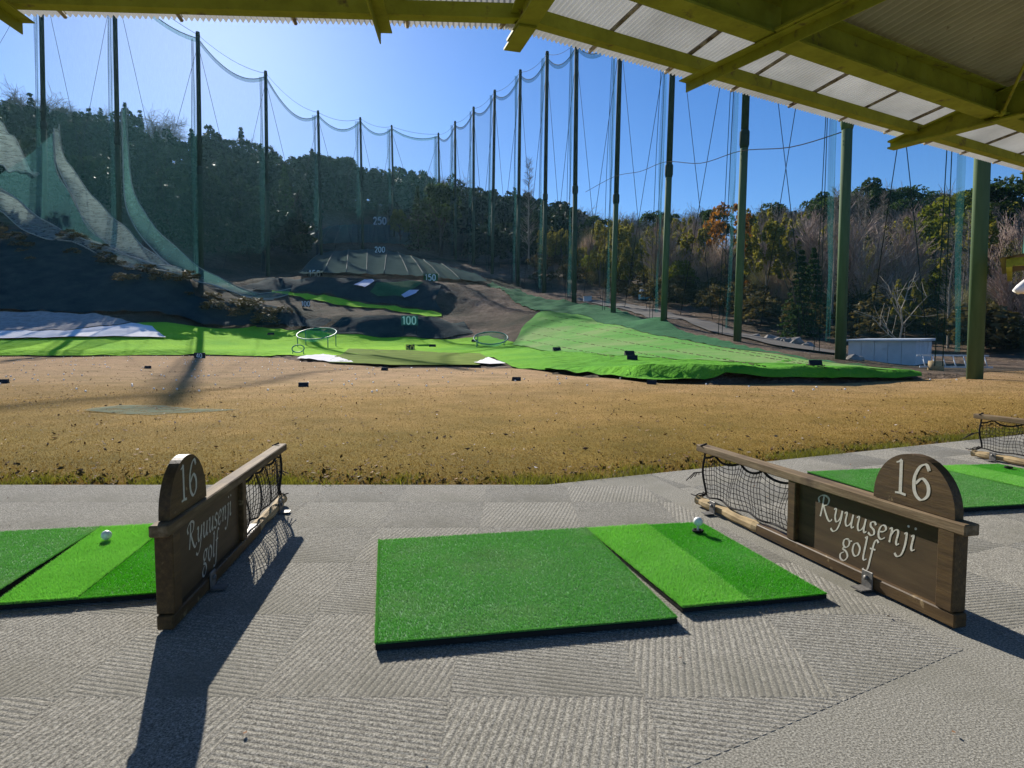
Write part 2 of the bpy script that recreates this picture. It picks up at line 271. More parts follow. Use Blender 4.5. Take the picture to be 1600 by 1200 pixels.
ct((800, 540, 46), (860, 550, 36), (900, 530, 42), (850, 490, 60), (780, 450, 82), (980, 560, 24), (950, 500, 54), (950, 520, 44), (1000, 500, 53), (1036, 497, 45), (1040, 530, 36), (1050, 560, 24), (1152, 529, 34), (1150, 556, 25), (1150, 574, 17), (1250, 570, 20), (1320, 558, 25), (1300, 576, 17), (1400, 582, 17), (1440, 575, 24))
ct((900, 576, 20), (960, 578, 17), (1000, 577, 15.1), (1050, 577, 14.4), (1100, 577, 14.1), (1150, 577, 14), (1200, 577, 14.1), (1300, 579, 14.5), (1380, 582, 15.5), (1000, 574, 17), (1150, 575, 16))
ct((850, 460, 88), (960, 470, 72), (1040, 488, 56), (1160, 520, 43), (1320, 550, 33), (1450, 562, 29), (1600, 572, 25))
ct((870, 390, 150), (960, 400, 130), (1040, 405, 115), (1200, 405, 100), (1350, 385, 92), (1500, 390, 90), (1600, 385, 90), (1800, 380, 85), (1050, 450, 80), (1250, 470, 62), (1450, 470, 58), (1600, 470, 56))
ct((0, 235, 150), (100, 240, 155), (200, 245, 160), (300, 258, 170), (420, 285, 185), (500, 300, 200), (600, 322, 215), (700, 338, 220), (800, 375, 225), (-200, 220, 145))
ct((0, 315, 95), (100, 320, 98), (200, 330, 102), (300, 390, 98), (420, 405, 108), (700, 400, 150), (-200, 315, 90), (760, 410, 140), (330, 330, 130), (450, 355, 140), (380, 425, 90))
CT += [(-150, 30, 25), (-80, 30, 6), (-60, 36, 4), (80, 30, 6), (150, 40, 22), (60, 25, 1.5), (-200, 260, 30), (0, 320, 40), (150, 300, 20), (-350, 150, 40), (300, 150, 30), (-300, 330, 20), (300, 330, 20), (-120, 70, 22), (120, 90, 22)]
CT = np.array(CT)
def _phi(a, b): return np.sqrt(((a[:, None, :] - b[None, :, :]) ** 2).sum(-1) + .6)
_n = len(CT); _A = np.zeros((_n + 3, _n + 3)); _A[:_n, :_n] = _phi(CT[:, :2], CT[:, :2]) - np.eye(_n) * 0.4
_A[:_n, _n] = 1; _A[:_n, _n + 1:] = CT[:, :2]; _A[_n:, :_n] = _A[:_n, _n:].T
_W = np.linalg.solve(_A, np.concatenate([CT[:, 2], np.zeros(3)]))
def hmap(x, y):
    x = np.atleast_1d(np.asarray(x, float)); y = np.atleast_1d(np.asarray(y, float))
    z = _phi(np.stack([x, y], 1), CT[:, :2]) @ _W[:_n] + _W[_n] + x * _W[_n + 1] + y * _W[_n + 2]
    z = np.maximum(z, .02); s = np.clip((y - yedge(x)) / np.interp(x, [1, 3], [1.2, .32]), 0, 1); s = s * s * (3 - 2 * s)
    rough = (np.sin(x * 1.3 + y * .7) * np.sin(y * 1.1 - x * .4) + .6 * np.sin(x * 2.9 - y * 1.7)) * .06 * np.clip(z / 3, 0, 2)
    return z * s + rough * s
def hz(x, y): return float(hmap(x, y)[0])
def project(px, py, off=0.0):                              # where the view ray meets the terrain
    d = ray(px, py); t = np.concatenate([np.arange(4, 60, .15), np.arange(60, 320, .6)]) / d.y
    z = H + d.z * t; g = np.concatenate([hmap(d.x * t, d.y * t) + off]); k = np.argmax(z <= g)
    if z[k] > g[k]: k = len(t) - 1
    return Vector((d.x * t[k], d.y * t[k], float(z[k])))
xs = np.concatenate([np.arange(-420, -140, 14), np.arange(-140, -44, 3), np.arange(-44, 26, .8), np.arange(26, 90, 2.5), np.arange(90, 420, 14)])
ys = np.concatenate([np.arange(-120, 8, 10), np.arange(8, 13, 1.2), np.arange(13, 76, .6), np.arange(76, 150, 1.5), np.arange(150, 400, 7)])
XX, YY = np.meshgrid(xs, ys); ZZ = hmap(XX.ravel(), YY.ravel()) - .14 * (YY.ravel() < yedge(XX.ravel()) + .3)
nx, ny = len(xs), len(ys); ii = np.arange(nx * ny).reshape(ny, nx)
FC = np.stack([ii[:-1, :-1], ii[:-1, 1:], ii[1:, 1:], ii[1:, :-1]], -1).reshape(-1, 4)
ground = link('ground', np_mesh('ground', np.stack([XX.ravel(), YY.ravel(), ZZ], 1), FC, True), None, MT['soil']); tag(ground, kind='structure')

def sheet(name, poly, mat, off=.1, step=.8, wr=.0, parent=None, flat=False):
    """a cloth or turf sheet laid over the terrain inside an outline"""
    P = [project(x, y) for x, y in poly]
    bm = bmesh.new(); bm.faces.new([bm.verts.new((p.x, p.y, 0)) for p in P])
    x0, x1 = min(p.x for p in P), max(p.x for p in P); y0, y1 = min(p.y for p in P), max(p.y for p in P)
    for ax, lo, hi in ((0, x0, x1), (1, y0, y1)):
        n = max(2, int((hi - lo) / step))
        for k in range(1, n):
            c = [0, 0, 0]; c[ax] = lo + (hi - lo) * k / n; nn = [0, 0, 0]; nn[ax] = 1
            bmesh.ops.bisect_plane(bm, geom=bm.verts[:] + bm.edges[:] + bm.faces[:], plane_co=c, plane_no=nn)
    X = np.array([v.co.x for v in bm.verts]); Y = np.array([v.co.y for v in bm.verts]); Z = (fieldz(X, Y) if flat else hmap(X, Y)) + off
    if wr: Z = Z + wr * (np.sin(X * 2.1 + np.sin(Y * 1.3) * 2) * np.sin(Y * 1.7 + X * .5) + .5 * np.sin(X * 5.2 - Y * 3.1))
    for v, z in zip(bm.verts, Z): v.co.z = z
    for f in bm.faces: f.smooth = True
    me = bpy.data.meshes.new(name); bm.to_mesh(me); bm.free()
    return link(name, me, parent, mat)

# dry field: one sheet from the carpet to the turf edge
fx = np.concatenate([np.arange(-70, -14, 2.0), np.arange(-14, 14, .25), np.arange(14, 70, 2.0)]); fn = 90
def fieldz(x, y):
    return -.05 + .05 * np.clip((y - 5) / 5, 0, 1) + .035 * (np.sin(x * .55 + 1) * np.sin(y * .6 + x * .12) + .5 * np.sin(x * 1.3 - y * .9)) * np.clip((y - 5) / 4, 0, 1)
rows = []
for k in range(fn + 1):
    t = (k / fn) ** 1.8; yy = 2.0 + (yedge(fx) + .5 - 2.0) * t
    rows.append(np.stack([fx, yy, fieldz(fx, yy)], 1))
V = np.concatenate(rows); ii = np.arange(len(V)).reshape(fn + 1, len(fx))
FC = np.stack([ii[:-1, :-1], ii[:-1, 1:], ii[1:, 1:], ii[1:, :-1]], -1).reshape(-1, 4)
field = tag(link('dry_grass_field', np_mesh('dry_grass_field', V, FC, True), None, MT['field']), kind='structure')

def thing_sheet(name, label, cat, *a, **k): return tag(sheet(name, *a, **k), label, cat, k.get('group'))
S = 'structure'
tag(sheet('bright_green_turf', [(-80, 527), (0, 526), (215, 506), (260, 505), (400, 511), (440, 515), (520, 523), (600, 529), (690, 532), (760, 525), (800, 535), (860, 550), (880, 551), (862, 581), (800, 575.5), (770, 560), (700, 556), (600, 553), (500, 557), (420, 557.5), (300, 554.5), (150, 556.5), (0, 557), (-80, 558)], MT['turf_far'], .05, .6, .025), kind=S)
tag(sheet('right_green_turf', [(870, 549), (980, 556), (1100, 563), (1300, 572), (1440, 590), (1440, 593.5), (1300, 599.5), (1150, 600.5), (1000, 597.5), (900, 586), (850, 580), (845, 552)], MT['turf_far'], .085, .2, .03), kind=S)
slope = tag(sheet('pale_green_slope', [(800, 541), (870, 552), (985, 560), (1130, 569), (1300, 577), (1400, 586), (1330, 575), (1200, 556), (1050, 531), (960, 510), (920, 497), (845, 489), (815, 515)], MT['turf_slope'], .1, .6, .02), kind=S)
tag(sheet('dark_green_slope_net', [(845, 489), (920, 497), (960, 510), (1050, 531), (1200, 556), (1330, 575), (1435, 590), (1370, 578), (1250, 563), (1150, 541), (1060, 518), (1000, 499), (950, 482), (900, 474), (830, 462), (770, 441), (760, 446), (800, 470), (835, 487)], MT['turf_dark'], .12, .6, .04), kind=S)
sm = MB()                                                 # stitched seams across the pale slope
for a, b, n in (((838, 497), (1330, 582), 46), ((828, 508), (1200, 574), 36), ((820, 519), (1060, 563), 26), ((812, 530), (960, 558), 16), ((860, 493), (1290, 572), 40)):
    for k in range(n):
        t0, t1 = (k + random.uniform(.05, .2)) / n, (k + random.uniform(.6, .9)) / n
        p = [project(a[0] + (b[0] - a[0]) * t, a[1] + (b[1] - a[1]) * t, .11) for t in (t0, t1)]
        sm.tube([p[0] + Vector((0, 0, .01)), p[1] + Vector((0, 0, .01))], .011, 4, smooth=False)
tag(sm.build('stitched_seam', MT['soil'], slope), kind='stuff')
tag(sheet('dark_netted_bank', [(-110, 365), (0, 365), (130, 376), (180, 400), (240, 428), (290, 436), (305, 468), (345, 479), (400, 481), (450, 490), (520, 507), (500, 519), (440, 513), (300, 506), (150, 493), (0, 489), (-110, 489)], MT['bank_net_shade'], .35, .7, .08), kind=S)
tag(sheet('middle_bank_shade', [(505, 521), (535, 497), (600, 494.5), (660, 497), (725, 505), (740, 522), (690, 531), (600, 528.5), (540, 524)], MT['bank_net_shade'], .1, .6, .05), kind=S)  # dark cover that puts the shade of the middle bank into its colour
tag(sheet('upper_bank_shade', [(300, 440), (420, 436.5), (560, 437), (640, 441), (690, 448), (680, 470), (690, 490), (560, 473), (480, 460), (400, 455), (340, 455)], MT['bank_net_shade'], .1, .8, .05), kind=S)  # same dark cover, painting in the shade of the upper bank
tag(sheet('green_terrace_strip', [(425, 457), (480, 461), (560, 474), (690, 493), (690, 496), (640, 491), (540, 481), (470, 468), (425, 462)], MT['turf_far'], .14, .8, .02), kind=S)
thing_sheet('white_ground_sheet', 'long white ground sheet on the turf at the left edge', 'ground sheet', [(-80, 522), (0, 520.5), (110, 520), (205, 508.5), (238, 514), (260, 531), (100, 531), (-80, 532)], MT['white_sheet'], .2, .5, .02)
thing_sheet('grey_ground_sheet', 'rough grey netting sheet below the dark bank at the left edge', 'ground sheet', [(-80, 495), (0, 492), (80, 492), (150, 494.5), (205, 508), (110, 520), (0, 520.5), (-80, 522)], MT['grey_sheet'], .24, .5, .04)
thing_sheet('white_ground_sheet', 'pointed white sheet at the left end of the olive panel', 'ground sheet', [(464, 562), (505, 555), (520, 557), (552, 568), (515, 567.5)], MT['white_sheet'], .075, .6, .02)
thing_sheet('white_ground_sheet', 'pointed white sheet at the right end of the olive panel', 'ground sheet', [(740, 571), (763, 561), (790, 571), (765, 573.5)], MT['white_sheet'], .09, .6, .02)
thing_sheet('olive_target_panel', 'flat olive green target panel in front of the 50 board', 'target', [(513, 568), (545, 546), (640, 548.5), (750, 553.5), (768, 565), (748, 572.5), (620, 573)], MT['turf_olive'], .065, .8, .01)
thing_sheet('dark_green_target', 'dark green target panel between the two pale tilted sheets', 'target', [(578, 462), (588, 445), (640, 442), (662, 447), (630, 468), (590, 467)], MT['turf_dark'], .25, .8)
thing_sheet('pale_tilted_sheet', 'pale lilac sheet left of the dark green target', 'ground sheet', [(553, 453), (570, 442), (582, 442), (585, 445), (570, 456)], MT['lilac_sheet'], .4, .8)
thing_sheet('pale_tilted_sheet', 'pale lilac sheet right of the dark green target', 'ground sheet', [(627, 470), (640, 460), (655, 459), (650, 466), (632, 471)], MT['lilac_sheet'], .4, .8)
thing_sheet('ground_net_patch', 'thin grey green net patch lying flat on the dry field', 'net', [(128, 644), (150, 639.5), (185, 637), (215, 635.5), (255, 637), (292, 639), (300, 641), (340, 641.5), (378, 643.5), (340, 646), (270, 647), (240, 649), (190, 648), (165, 646)], MT['patch'], .012, .15, .006, flat=True)
tag(sheet('service_road', [(905, 466), (940, 470), (1010, 482), (1090, 500), (1150, 520), (1240, 540), (1320, 553), (1320, 557), (1200, 540), (1100, 516), (1000, 492), (900, 470)], MT['concrete'], .1, 1.0), kind=S)

# panelled net slopes below the 200 and 250 boards
def net_slope(name, label, bots, tops, sag):
    t = empty(name, project(*bots[len(bots) // 2]), 0, label, 'net slope')
    o0 = t.location.copy()
    for i in range(len(bots) - 1):
        m = MB(); rws = []
        for u in np.linspace(0, 1, 7):
            r = []
            b = (bots[i][0] + (bots[i + 1][0] - bots[i][0]) * u, bots[i][1] + (bots[i + 1][1] - bots[i][1]) * u)
            c = (tops[i][0] + (tops[i + 1][0] - tops[i][0]) * u, tops[i][1] + (tops[i + 1][1] - tops[i][1]) * u)
            pb, pt = project(*b), project(*c)
            for v in np.linspace(0, 1, 9):
                p = pb.lerp(pt, v); z = hz(p.x, p.y)
                p.z = max(z + .2, p.z) + .9 * sag + .35 * math.sin(math.pi * v) - sag * math.sin(math.pi * u) * (.4 + .6 * math.sin(math.pi * v)) + .12
                r.append(p - o0)
            rws.append(r)
        m.grid(rws).build('net_panel', MT['tent'], t)
        rp = MB().tube([p + Vector((0, 0, .05)) for p in rws[0]], .05, 5); rp.build('seam_rope', MT['seam_rope'], t)
    return t
MT['seam_rope'] = M('grey_rope', (.17, .19, .16), 5, 3, .95, spec=.05)
MT['drape_rope'] = M('pale_rope', (.34, .36, .30), 5, 3, .9)
net_slope('netted_slope', 'panelled grey net slope between the 150 and 200 boards', [(466, 436), (505, 434), (541, 434), (573, 436), (600, 435), (640, 437), (664, 438), (690, 440), (720, 443), (762, 446)], [(500, 400), (523, 397), (545, 395), (574, 394), (605, 396), (622, 399), (642, 405), (662, 411), (690, 418), (735, 432)], .3)
net_slope('netted_slope', 'upper panelled net slope right below the 250 board', [(478, 386), (500, 385), (522, 384), (548, 383), (575, 383), (590, 383), (607, 384), (625, 385), (645, 387)], [(512, 358), (528, 356), (540, 355), (551, 354), (576, 354), (587, 354), (606, 355), (620, 356), (640, 360)], .25)

# ------------------------------------------------------------------ tee deck carpet
def clip_poly(bm, planes):
    for co, no in planes:
        g = bm.verts[:] + bm.edges[:] + bm.faces[:]
        if not g: return
        bmesh.ops.bisect_plane(bm, geom=g, plane_co=co, plane_no=no, clear_outer=True)
DECK = [(-9, 4.03), (.22, 4.03), (5.3, 6.38), (11, 9.4), (12, 4), (12, -5), (-9, -5)]
dm = MB(); nd = len(DECK)
dm.add([(x, y, 0) for x, y in DECK] + [(x, y, -.12) for x, y in DECK], [tuple(range(nd))[::-1]] + [(i, (i + 1) % nd, nd + (i + 1) % nd, nd + i) for i in range(nd)])
deck = tag(dm.build('carpet_floor', MT['felt']), kind='structure')
PITCHR = .0198
def rib_bm(size, ang):
    bm = bmesh.new(); n = int(size * 1.5 / PITCHR); prof = [(0, .0018), (.16, .0029), (.36, .0035), (.6, .0035), (.8, .0030), (.93, .0017), (1, .0018)]
    L_ = size * .75; c, s = math.cos(ang), math.sin(ang); prev = None
    for i in range(-n // 2, n // 2 + 1):
        for k, (u, z) in enumerate(prof[:-1]):
            y = (i + u) * PITCHR; pts = [Vector((x * c - y * s, x * s + y * c, z)) for x in (-L_, L_)]
            cur = [bm.verts.new(p) for p in pts]
            if prev: bm.faces.new((prev[0], prev[1], cur[1], cur[0]))
            prev = cur
    return bm
TS = .5; g_ = .0003
def tile_mesh(ang, planes=(), M_=None):
    bm = rib_bm(TS, ang); h = TS / 2 - g_
    clip_poly(bm, [((h, 0, 0), (1, 0, 0)), ((-h, 0, 0), (-1, 0, 0)), ((0, h, 0), (0, 1, 0)), ((0, -h, 0), (0, -1, 0))] + list(planes))
    be = [e for e in bm.edges if e.is_boundary]
    if be:
        r = bmesh.ops.extrude_edge_only(bm, edges=be)
        for v in [x for x in r['geom'] if isinstance(x, bmesh.types.BMVert)]: v.co.z = -.001
    if not bm.faces: bm.free(); return None
    me = bpy.data.meshes.new('carpet_tile'); bm.to_mesh(me); bm.free(); me.materials.append(MT['carpet']); return me
RIB = R(-13)
TM = [tile_mesh(RIB), tile_mesh(RIB + math.pi / 2)]
def lay_tiles(org, rot, iu, iv, planes):
    T = Matrix.Translation((*org, -.0023)) @ Matrix.Rotation(rot, 4, 'Z')
    for i in iu:
        for j in iv:
            c = T @ Vector(((i + .5) * TS, (j + .5) * TS, 0)); L = T.copy(); L.translation = c
            cut = []; skip = False
            for co, no in planes:
                d = (c - Vector(co)).dot(Vector(no))
                if d > .36: skip = True
                elif d > -.36:
                    Li = L.inverted(); cut.append((Li @ Vector(co), (Li.to_3x3() @ Vector(no))))
            px = CX + F * c.x / max(c.y, .2); py = 534 + 910 / max(c.y, .2)
            if skip or c.y < .7 or px < -700 or px > 2000 or py > 1800: continue
            k = (i + j) % 2
            me = tile_mesh(RIB + k * math.pi / 2, cut) if cut else TM[k]
            if me is None or not me.polygons: continue
            o = link('carpet_tile', me, deck); o.location = c; o.rotation_euler[2] = rot
        # tiles share two meshes, cut ones have their own
PB, PA = Vector((1.045, 3.48, 0)), Vector((1.41, 1.97, 0))     # foot of the partition on the right
pn = Vector(((PB - PA).y, -(PB - PA).x, 0)).normalized()       # points right
if pn.x < 0: pn = -pn
ed = Vector((-.42, .907, 0)).normalized()
lay_tiles((-.16, 1.586), 0, range(-14, 4), range(-2, 5), [((0, 4.0, 0), (0, 1, 0)), (PA - pn * .10, pn), ((.918, 1.61, 0), Vector((.48, -.877, 0)))])
lay_tiles((1.75, 2.6), R(24.5), range(-3, 9), range(-3, 6), [((.22, 4.0, 0), ed), (PA + pn * .1, -pn)])

# ------------------------------------------------------------------ tee mats
def blades(n, poly, hgt, wid, seed, lean=.25):
    """short upright turf blades filling a convex quad"""
    g = np.random.default_rng(seed); P = np.array(poly, float)
    u, v = g.random(n), g.random(n)
    u[: n // 22] = g.random(n // 22) * .004; v[n // 22: n // 11] = g.random(n // 22) * .004; u[n // 11: n // 8] = 1 - g.random(n // 8 - n // 11) * .004
    p = (P[0] * ((1 - u) * (1 - v))[:, None] + P[1] * (u * (1 - v))[:, None] + P[2] * (u * v)[:, None] + P[3] * ((1 - u) * v)[:, None])
    a = g.random(n) * 2 * math.pi; hh = hgt * g.uniform(.7, 1.2, n); d = np.stack([np.cos(a), np.sin(a)], 1) * wid
    tip = p + g.normal(0, lean, (n, 2)) * hgt
    V = np.empty((n, 3, 3)); V[:, 0, :2] = p - d; V[:, 1, :2] = p + d; V[:, :2, 2] = 0; V[:, 2, :2] = tip; V[:, 2, 2] = hh
    return np_mesh('turf_pile', V.reshape(-1, 3), np.arange(3 * n).reshape(-1, 3))
A_, B_, C_, D_ = (-.594, 2.80), (.35, 2.99), (.529, 1.995), (-.40, 1.818)
S0, S1, S2 = (.357, 2.985), (.657, 3.05), (.925, 3.10)
E0, E1, E2 = (.570, 2.085), (.815, 2.135), (1.108, 2.20)
def slab(poly, z0, z1, name, mat, parent):
    m = MB(); n = len(poly); m.add([(x, y, z0) for x, y in poly] + [(x, y, z1) for x, y in poly], [tuple(range(n)), tuple(range(n, 2 * n))[::-1]] + [(i, n + i, n + (i + 1) % n, (i + 1) % n) for i in range(n)])
    return m.build(name, mat, parent)
def stuffpart(name, me, mat, parent, z):
    o = link(name, me, parent, mat); o.location.z = z; return tag(o, kind='stuff')
mats = []
def stance(off, label, src=None):
    t = empty('stance_mat', (off[0], off[1], .006), 0, label, 'mat', 'tee mats')
    if src is None:
        slab([D_, C_, B_, A_], .002, .018, 'rubber_base', MT['rubber'], t)
        slab([(D_[0] + .004, D_[1] + .004), (C_[0] - .004, C_[1] + .004), (B_[0] - .004, B_[1] - .004), (A_[0] + .004, A_[1] - .004)], .018, .022, 'turf_backing', MT['mat'], t)
        stuffpart('turf_pile', blades(150000, [D_, C_, B_, A_], .0075, .00105, 3, .45), MT['mat_blade'], t, .021)
    else:
        for c in src.children: copy_tree(c, t)
    return t
def hitting(off, label, src=None):
    t = empty('hitting_mat', (off[0], off[1], .006), 0, label, 'mat', 'tee mats')
    if src is None:
        slab([E0, E2, S2, S0], .002, .014, 'rubber_base', MT['rubber'], t)
        b = slab([(E0[0] + .006, E0[1] + .006), (E2[0] - .006, E2[1] + .006), (S2[0] - .006, S2[1] - .006), (S0[0] + .006, S0[1] - .006)], .014, .017, 'turf_backing', MT['mat'], t)
        stuffpart('turf_strip', blades(60000, [E0, (E1[0] - .006, E1[1]), (S1[0] - .006, S1[1]), S0], .013, .0012, 5, .4), MT['strip_blade'], t, .016)
        stuffpart('turf_pile', blades(60000, [(E1[0] + .005, E1[1]), E2, S2, (S1[0] + .005, S1[1])], .008, .0011, 6, .45), MT['hit_blade'], t, .016)
        ring = MB(); c0 = Vector((.862, 2.915, .031)); ring.tube([c0 + Vector((math.cos(a), math.sin(a), 0)) * .021 for a in np.linspace(0, 2 * math.pi, 20)], .006, 6, False)
        ring.add([c0 + Vector((math.cos(a) * .02, math.sin(a) * .02, -.002)) for a in np.linspace(0, 2 * math.pi, 20)[:-1]], [tuple(range(19))])
        ring.build('tee_hole', MT['rubber'], t)
    else:
        for c in src.children: copy_tree(c, t)
    return t
OL, OR_ = (-2.315, .02), (2.6, 1.5)
m0 = stance((0, 0), 'dark green square stance mat between the two number 16 partitions'); stance(OL, 'green stance mat cut by the left edge of the picture', m0); stance(OR_, 'green stance mat seen behind the right-hand number 16 board', m0)
h0 = hitting((0, 0), 'two tone green hitting mat with a teed ball beside the right partition'); hitting(OL, 'two tone green hitting mat with a loose ball left of the left partition', h0); hitting(OR_, 'two tone green hitting mat at the right edge behind the 16 board', h0)
bb = bmesh.new(); bmesh.ops.create_icosphere(bb, subdivisions=4, radius=.0214)
for f in bb.faces: f.smooth = True
bme = bpy.data.meshes.new('golf_ball'); bb.to_mesh(bme); bb.free()
m, nt, bs, _ = nodes('dimpled_ball'); vo = nt.nodes.new('ShaderNodeTexVoronoi'); vo.inputs['Scale'].default_value = 260; bs.inputs['Base Color'].default_value = (.8, .8, .77, 1); bs.inputs['Roughness'].default_value = .35
tc = nt.nodes.new('ShaderNodeTexCoord'); nt.links.new(tc.outputs['Object'], vo.inputs['Vector']); bu = nt.nodes.new('ShaderNodeBump'); bu.inputs['Strength'].default_value = .5; bu.inputs['Distance'].default_value = .0012
nt.links.new(vo.outputs['Distance'], bu.inputs['Height']); nt.links.new(bu.outputs[0], bs.inputs['Normal']); bme.materials.append(m)
b1 = tag(link('golf_ball', bme, None, None, (.862, 2.915, .079)), 'white golf ball teed up on the mat beside the right partition', 'ball', 'golf balls')
b2 = tag(link('golf_ball', bme, None, None, (-1.80, 2.79, .0535)), 'white golf ball on the left mat beside the left partition', 'ball', 'golf balls')
tee = MB().tube([(.862, 2.915, .034), (.862, 2.915, .05), (.862, 2.915, .058), (.862, 2.915, .0605)], [.005, .0045, .007, .009], 10).build('rubber_tee', MT['shed']); tag(tee, 'short pale tee holding up the ball on the middle mat', 'tee')

# ------------------------------------------------------------------ lettering (pen strokes)
G = {'R': (1.35, [[(.27, 1.62), (.24, .8), (.16, .0)], [(-.12, 1.05), (-.26, 1.35), (0, 1.62), (.45, 1.70), (.82, 1.5), (.72, 1.08), (.27, .88)], [(.36, .88), (.62, .45), (.95, .0), (1.2, -.12), (1.38, .1)]]),
 'y': (.98, [[(0, .88), (.12, 1), (.22, .9), (.2, .4), (.34, .06), (.55, .14), (.74, .5), (.82, 1)], [(.82, 1), (.78, .2), (.55, -.5), (.2, -.76), (-.08, -.6)]]),
 'u': (1.06, [[(0, .86), (.11, 1), (.21, .92), (.17, .35), (.28, .04), (.5, .1), (.72, .45), (.8, 1)], [(.8, 1), (.75, .22), (.85, .02), (1.0, .15)]]),
 's': (.72, [[(.56, .82), (.4, 1), (.13, .88), (.15, .62), (.45, .42), (.5, .15), (.26, 0), (0, .12)]]),
 'e': (.78, [[(.08, .48), (.4, .55), (.6, .78), (.46, 1), (.2, .9), (.05, .5), (.12, .1), (.35, 0), (.62, .2)]]),
 'n': (1.0, [[(0, .88), (.12, 1), (.2, .9), (.16, .45), (.14, 0)], [(.17, .5), (.36, .85), (.58, 1), (.71, .85), (.66, .2), (.75, .02), (.9, .15)]]),
 'j': (.5, [[(.08, .9), (.25, 1), (.26, .2), (.1, -.5), (-.2, -.74), (-.42, -.58)], 'dot', (.3, 1.48)]),
 'i': (.48, [[(0, .88), (.12, 1), (.18, .9), (.14, .2), (.24, .02), (.42, .15)], 'dot', (.24, 1.48)]),
 'g': (.86, [[(.6, .9), (.4, 1), (.12, .85), (.08, .5), (.3, .33), (.55, .5), (.62, .82), (.45, 1)], [(.22, .36), (.1, .16), (.45, .03), (.62, -.3), (.35, -.68), (0, -.62), (-.06, -.3), (.25, -.04)], [(.6, .9), (.84, .98)]]),
 'o': (.84, [[(.36, 1), (.1, .8), (.05, .3), (.3, 0), (.6, .2), (.66, .7), (.36, 1)]]),
 'l': (.44, [[(.04, 1.55), (.18, 1.7), (.2, 1.45), (.12, .25), (.22, 0), (.42, .13)]]),
 'f': (.62, [[(.68, 1.58), (.48, 1.72), (.32, 1.4), (.2, .3), (.1, -.5), (-.14, -.76), (-.32, -.62)], [(.04, .98), (.52, 1.02)]]),
 ' ': (.5, []),
 '1s': (.95, [[(.36, 1.66), (.36, .9), (.36, .02)], [(.08, 1.5), (.26, 1.58), (.38, 1.68)], [(.06, .03), (.36, .06), (.68, .03)]]),
 '6s': (1.05, [[(.84, 1.42), (.66, 1.68), (.32, 1.5), (.06, .95), (.1, .3), (.44, 0), (.8, .28), (.8, .74), (.48, 1.0), (.13, .7)]]),
 '0': (1.0, [[(.4, 1.6), (.1, 1.3), (.05, .8), (.1, .3), (.4, 0), (.7, .3), (.75, .8), (.7, 1.3), (.4, 1.6)]]),
 '1': (.75, [[(.1, 1.28), (.38, 1.6)], [(.38, 1.6), (.38, 0)]]),
 '2': (.98, [[(.06, 1.2), (.2, 1.52), (.5, 1.58), (.7, 1.25), (.55, .75), (.06, .03)], [(.04, .03), (.78, .03)]]),
 '4': (1.0, [[(.58, 0), (.58, 1.6)], [(.58, 1.6), (0, .5)], [(0, .5), (.84, .5)]]),
 '5': (.98, [[(.7, 1.58), (.15, 1.58)], [(.15, 1.58), (.1, .9)], [(.1, .9), (.42, 1.02), (.72, .75), (.68, .25), (.36, 0), (.04, .2)]])}
def lettering(keys, size, wmax, wmin, nib=R(40), slant=0., track=0.):
    """returns an MB in the XZ plane (baseline at z=0, centred in x), facing -y; strokes are ribbons drawn with a broad pen"""
    mb = MB(); x0 = 0; total = sum(G[k][0] + track for k in keys) - track; nd_ = Vector((math.cos(nib), math.sin(nib))); lay = 0
    for k in keys:
        it = iter(G[k][1])
        for st in it:
            lay += 1; y = -.00003 * lay
            if st == 'dot':
                c = next(it); pts = [(c[0] + .09 * math.cos(a), c[1] + .09 * math.sin(a)) for a in np.linspace(0, 2 * math.pi, 13)[:-1]]
                mb.add([((x0 + p[0] + slant * p[1] - total / 2) * size, y, p[1] * size) for p in pts], [tuple(range(12))]); continue
            P = [Vector((p.x, p.y)) for p in crom([(a, b, 0) for a, b in st], 7)] if len(st) > 2 else [Vector(st[0]), Vector(st[1])]
            rws = []
            for i, p in enumerate(P):
                t = (P[min(i + 1, len(P) - 1)] - P[max(i - 1, 0)]).normalized(); nrm = Vector((-t.y, t.x))
                hw = wmin + (wmax - wmin) * abs(t.x * nd_.y - t.y * nd_.x)
                rws.append([((x0 + q.x + slant * q.y - total / 2) * size, y, q.y * size) for q in (p - nrm * hw, p + nrm * hw)])
            mb.grid(rws, False)
        x0 += G[k][0] + track
    return mb

